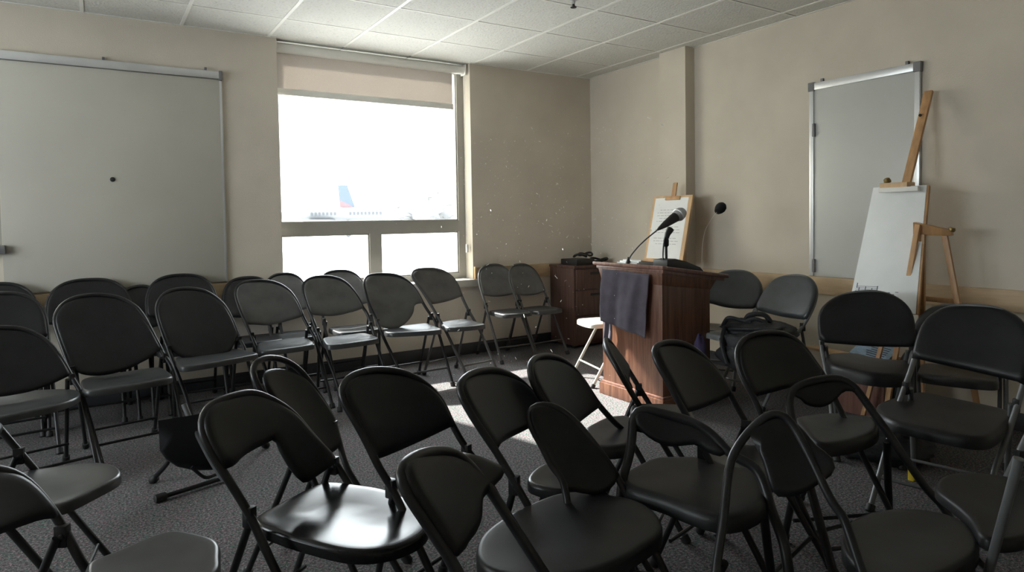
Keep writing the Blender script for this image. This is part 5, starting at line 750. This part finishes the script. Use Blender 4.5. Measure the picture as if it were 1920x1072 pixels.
# cabinet in the corner
t = thing('cabinet', 'dark brown wooden cabinet in the room corner behind the lectern', 'cabinet')
MB().box((-.60, -.44, .03), (-.03, -.035, .82)).build('carcass', 'cabinet_wood', t, bevel=.003)
MB().box((-.61, -.465, .815), (-.028, -.032, .84)).build('top', 'cabinet_wood', t, bevel=.004)
for a, b in ((.60, .80), (.335, .585), (.06, .32)):
    dr = MB().box((-.575, -.458, a), (-.055, -.438, b)).build('drawer', 'cabinet_wood', t, bevel=.004)
    MB().box((-.40, -.474, b - .055), (-.2, -.456, b - .03)).build('handle', 'black_plastic', dr, bevel=.004)
for x in (-.58, -.08):
    for y in (-.41, -.08): MB().box((x, y, 0), (x + .04, y + .04, .035)).build('foot', 'black_plastic', t)
t = tag(MB().box((-.53, -.40, .842), (-.29, -.13, .90)).build('equipment_case', 'black_plastic', None, bevel=.01), 'flat black equipment case on the corner cabinet', 'case')
mb = MB(); random.seed(5)
for k in range(5):
    c = Vector((-.38 + .07 * k, -.27, .935 + .008 * (k % 2))) if k < 2 else Vector((-.23 + .04 * (k - 2), -.30, .855 + .014 * (k - 2)))
    ring = [(c.x + (.07 + .006 * k) * math.cos(a), c.y + (.06 + .005 * k) * math.sin(a), c.z + .014 * math.sin(2 * a + k)) for a in [2 * PI * i / 22 for i in range(22)]]
    mb.tube(ring, .011, 8, closed=True)
tag(mb.build('cable_coil', 'rubber'), 'untidy coil of thick black cable on the corner cabinet', 'cable')

# ------------------------------------------------------------------ dust in the light
mb = MB(); random.seed(11)
for k in range(1500):
    x, y, z = random.uniform(-3.0, -.3), random.uniform(-2.3, -.35), random.uniform(.1, 2.1)
    if z < .97 and (y > -1.2 or x > -1.55): continue
    if x > -1.6 and y < -1.7 and z < 1.2: continue
    if random.random() > math.exp(-((x + 1.25) / 1.0) ** 2): continue
    s = random.uniform(.0013, .0036); e = Vector((random.uniform(-1, 1), random.uniform(-1, 1), random.uniform(-1, 1))) * s * random.choice((.2, .2, .3, .5, 3))
    c = Vector((x, y, z)); o = [Vector((s, 0, 0)), Vector((0, s, 0)), Vector((0, 0, s))]
    mb.add([c + o[0] + e, c - o[0] - e, c + o[1] + e, c - o[1] - e, c + o[2] + e, c - o[2] - e], [(0, 2, 4), (2, 1, 4), (1, 3, 4), (3, 0, 4), (2, 0, 5), (1, 2, 5), (3, 1, 5), (0, 3, 5)])
M['dust'] = mat('dust_fleck', (.80, .80, .76), .9)
tag(mb.build('dust_motes', 'dust', smooth=False), 'pale dust specks drifting in the light from the window', 'dust', kind='stuff')

# ------------------------------------------------------------------ outside
gz = -1.75
tag(MB().box((-160, .6, gz - .2), (260, 330, gz)).build('ground_outside', 'tarmac', None, smooth=False), 'pale apron outside the window', 'ground', kind='structure')
t = thing('aircraft', 'white airliner with a blue and red tail parked outside the window', 'aircraft', (37.64, 125.71, gz), -0.3245)
prof = [(0, 0), (.25, .25), (.6, .8), (1.1, 2), (1.5, 4), (1.6, 6), (1.6, 16), (1.45, 19), (1.1, 22), (.6, 25), (.2, 26.5)]
MB().lathe(prof, (13.2, 0, 4.6), (-1, 0, 0), 24).build('fuselage', 'plane_white', t)
mb = MB()
for k in range(9): mb.box((7.8 - k * .75, -1.64, 4.5), (8.2 - k * .75, -1.45, 5.1))
for k in range(7): mb.box((-1.2 - k * .75, -1.64, 4.5), (-.8 - k * .75, -1.4, 5.1))
mb.build('cabin_windows', 'plane_window', t)
fin = MB().prism([(0, 6.0), (3.0, 6.0), (1.5, 10.6), (-.35, 10.6)], lambda u, v, w: Vector((u + 0, w - .15, v)), .3).build('tail_fin', 'plane_blue', t)
MB().prism([(.02, 5.98), (2.9, 5.98), (1.3, 6.9), (-.1, 7.5)], lambda u, v, w: Vector((u, w - .17, v)), .34).build('tail_stripe', 'plane_red', fin)
MB().prism([(-6, -1.2), (-1, -1.2), (-6.5, -10), (-8, -10)], lambda u, v, w: Vector((u, v, 3.4 + w)), .25).build('wing', 'plane_white', t)
MB().tube([(1.5, -1.2, 3.4), (1.5, -1.2, .5)], .15, 8).lathe([(.5, -.3), (.5, .3)], (1.5, -1.3, .5), (0, 1, 0), 14).build('landing_gear', 'plane_window', t)
for k, (x, y, s, h) in enumerate([(69.4, 147.4, 5, 9.5), (69.1, 169.5, 6, 6.0), (77.2, 154.7, 4, 7)]):
    mb = MB()
    for j in range(7):
        rr = random.Random(k * 9 + j); lumpy(mb, (rr.uniform(-1, 1) * s, rr.uniform(-.4, .4) * s, h * rr.uniform(.45, .9)), s * .7, s * .6, h * .28, k * 31 + j, .3, 14, 9, False)
    tt = thing('tree', ['hazy round tree on the horizon outside, right side of the window', 'hazy low tree on the horizon beside the aircraft nose', 'hazy tree at the far right of the window view'][k], 'tree', (x, y, gz), 0, 'trees beyond the apron')
    mb.build('crown', 'far_tree', tt, sharp=180)
    MB().tube([(0, 0, 0), (0, 0, h * .6)], s * .1, 8).build('trunk', 'far_tree', tt)

# ------------------------------------------------------------------ light
w = bpy.data.worlds.new('sky'); scene.world = w; w.use_nodes = True
nt = w.node_tree; bg = nt.nodes['Background']
bg.inputs[0].default_value = (.93, .97, 1.0, 1); bg.inputs[1].default_value = 6.2
sun = bpy.data.lights.new('sun', 'SUN'); sun.energy = 15.0; sun.angle = math.radians(1.2); sun.color = (1, .95, .86)
so = bpy.data.objects.new('sun', sun); COL.objects.link(so)
so.rotation_euler = Vector((-.33, 1.12, 1.0)).to_track_quat('Z', 'Y').to_euler(); so.location = (-10, 12, 14)
for W in (W1, W2, W3):
    p = bpy.data.lights.new('sky_portal', 'AREA'); p.shape = 'RECTANGLE'; p.size = W[1] - W[0]; p.size_y = W[3] - W[2]; p.cycles.is_portal = True
    po = bpy.data.objects.new('sky_portal', p); COL.objects.link(po)
    if W is W3: po.location = (XL - .25, (W[0] + W[1]) / 2, (W[2] + W[3]) / 2); po.rotation_euler = (math.radians(90), 0, math.radians(-90))
    else: po.location = ((W[0] + W[1]) / 2, .30, (W[2] + W[3]) / 2); po.rotation_euler = (math.radians(-90), 0, 0)

vs = scene.view_settings; vs.view_transform = 'Standard'; vs.look = 'None'; vs.gamma = 1; vs.use_curve_mapping = False; vs.exposure = 1.2
cy = scene.cycles; cy.max_bounces = 10; cy.diffuse_bounces = 6; cy.glossy_bounces = 4; cy.transmission_bounces = 6; cy.transparent_max_bounces = 10
cy.caustics_reflective = False; cy.caustics_refractive = False; cy.sample_clamp_indirect = 6
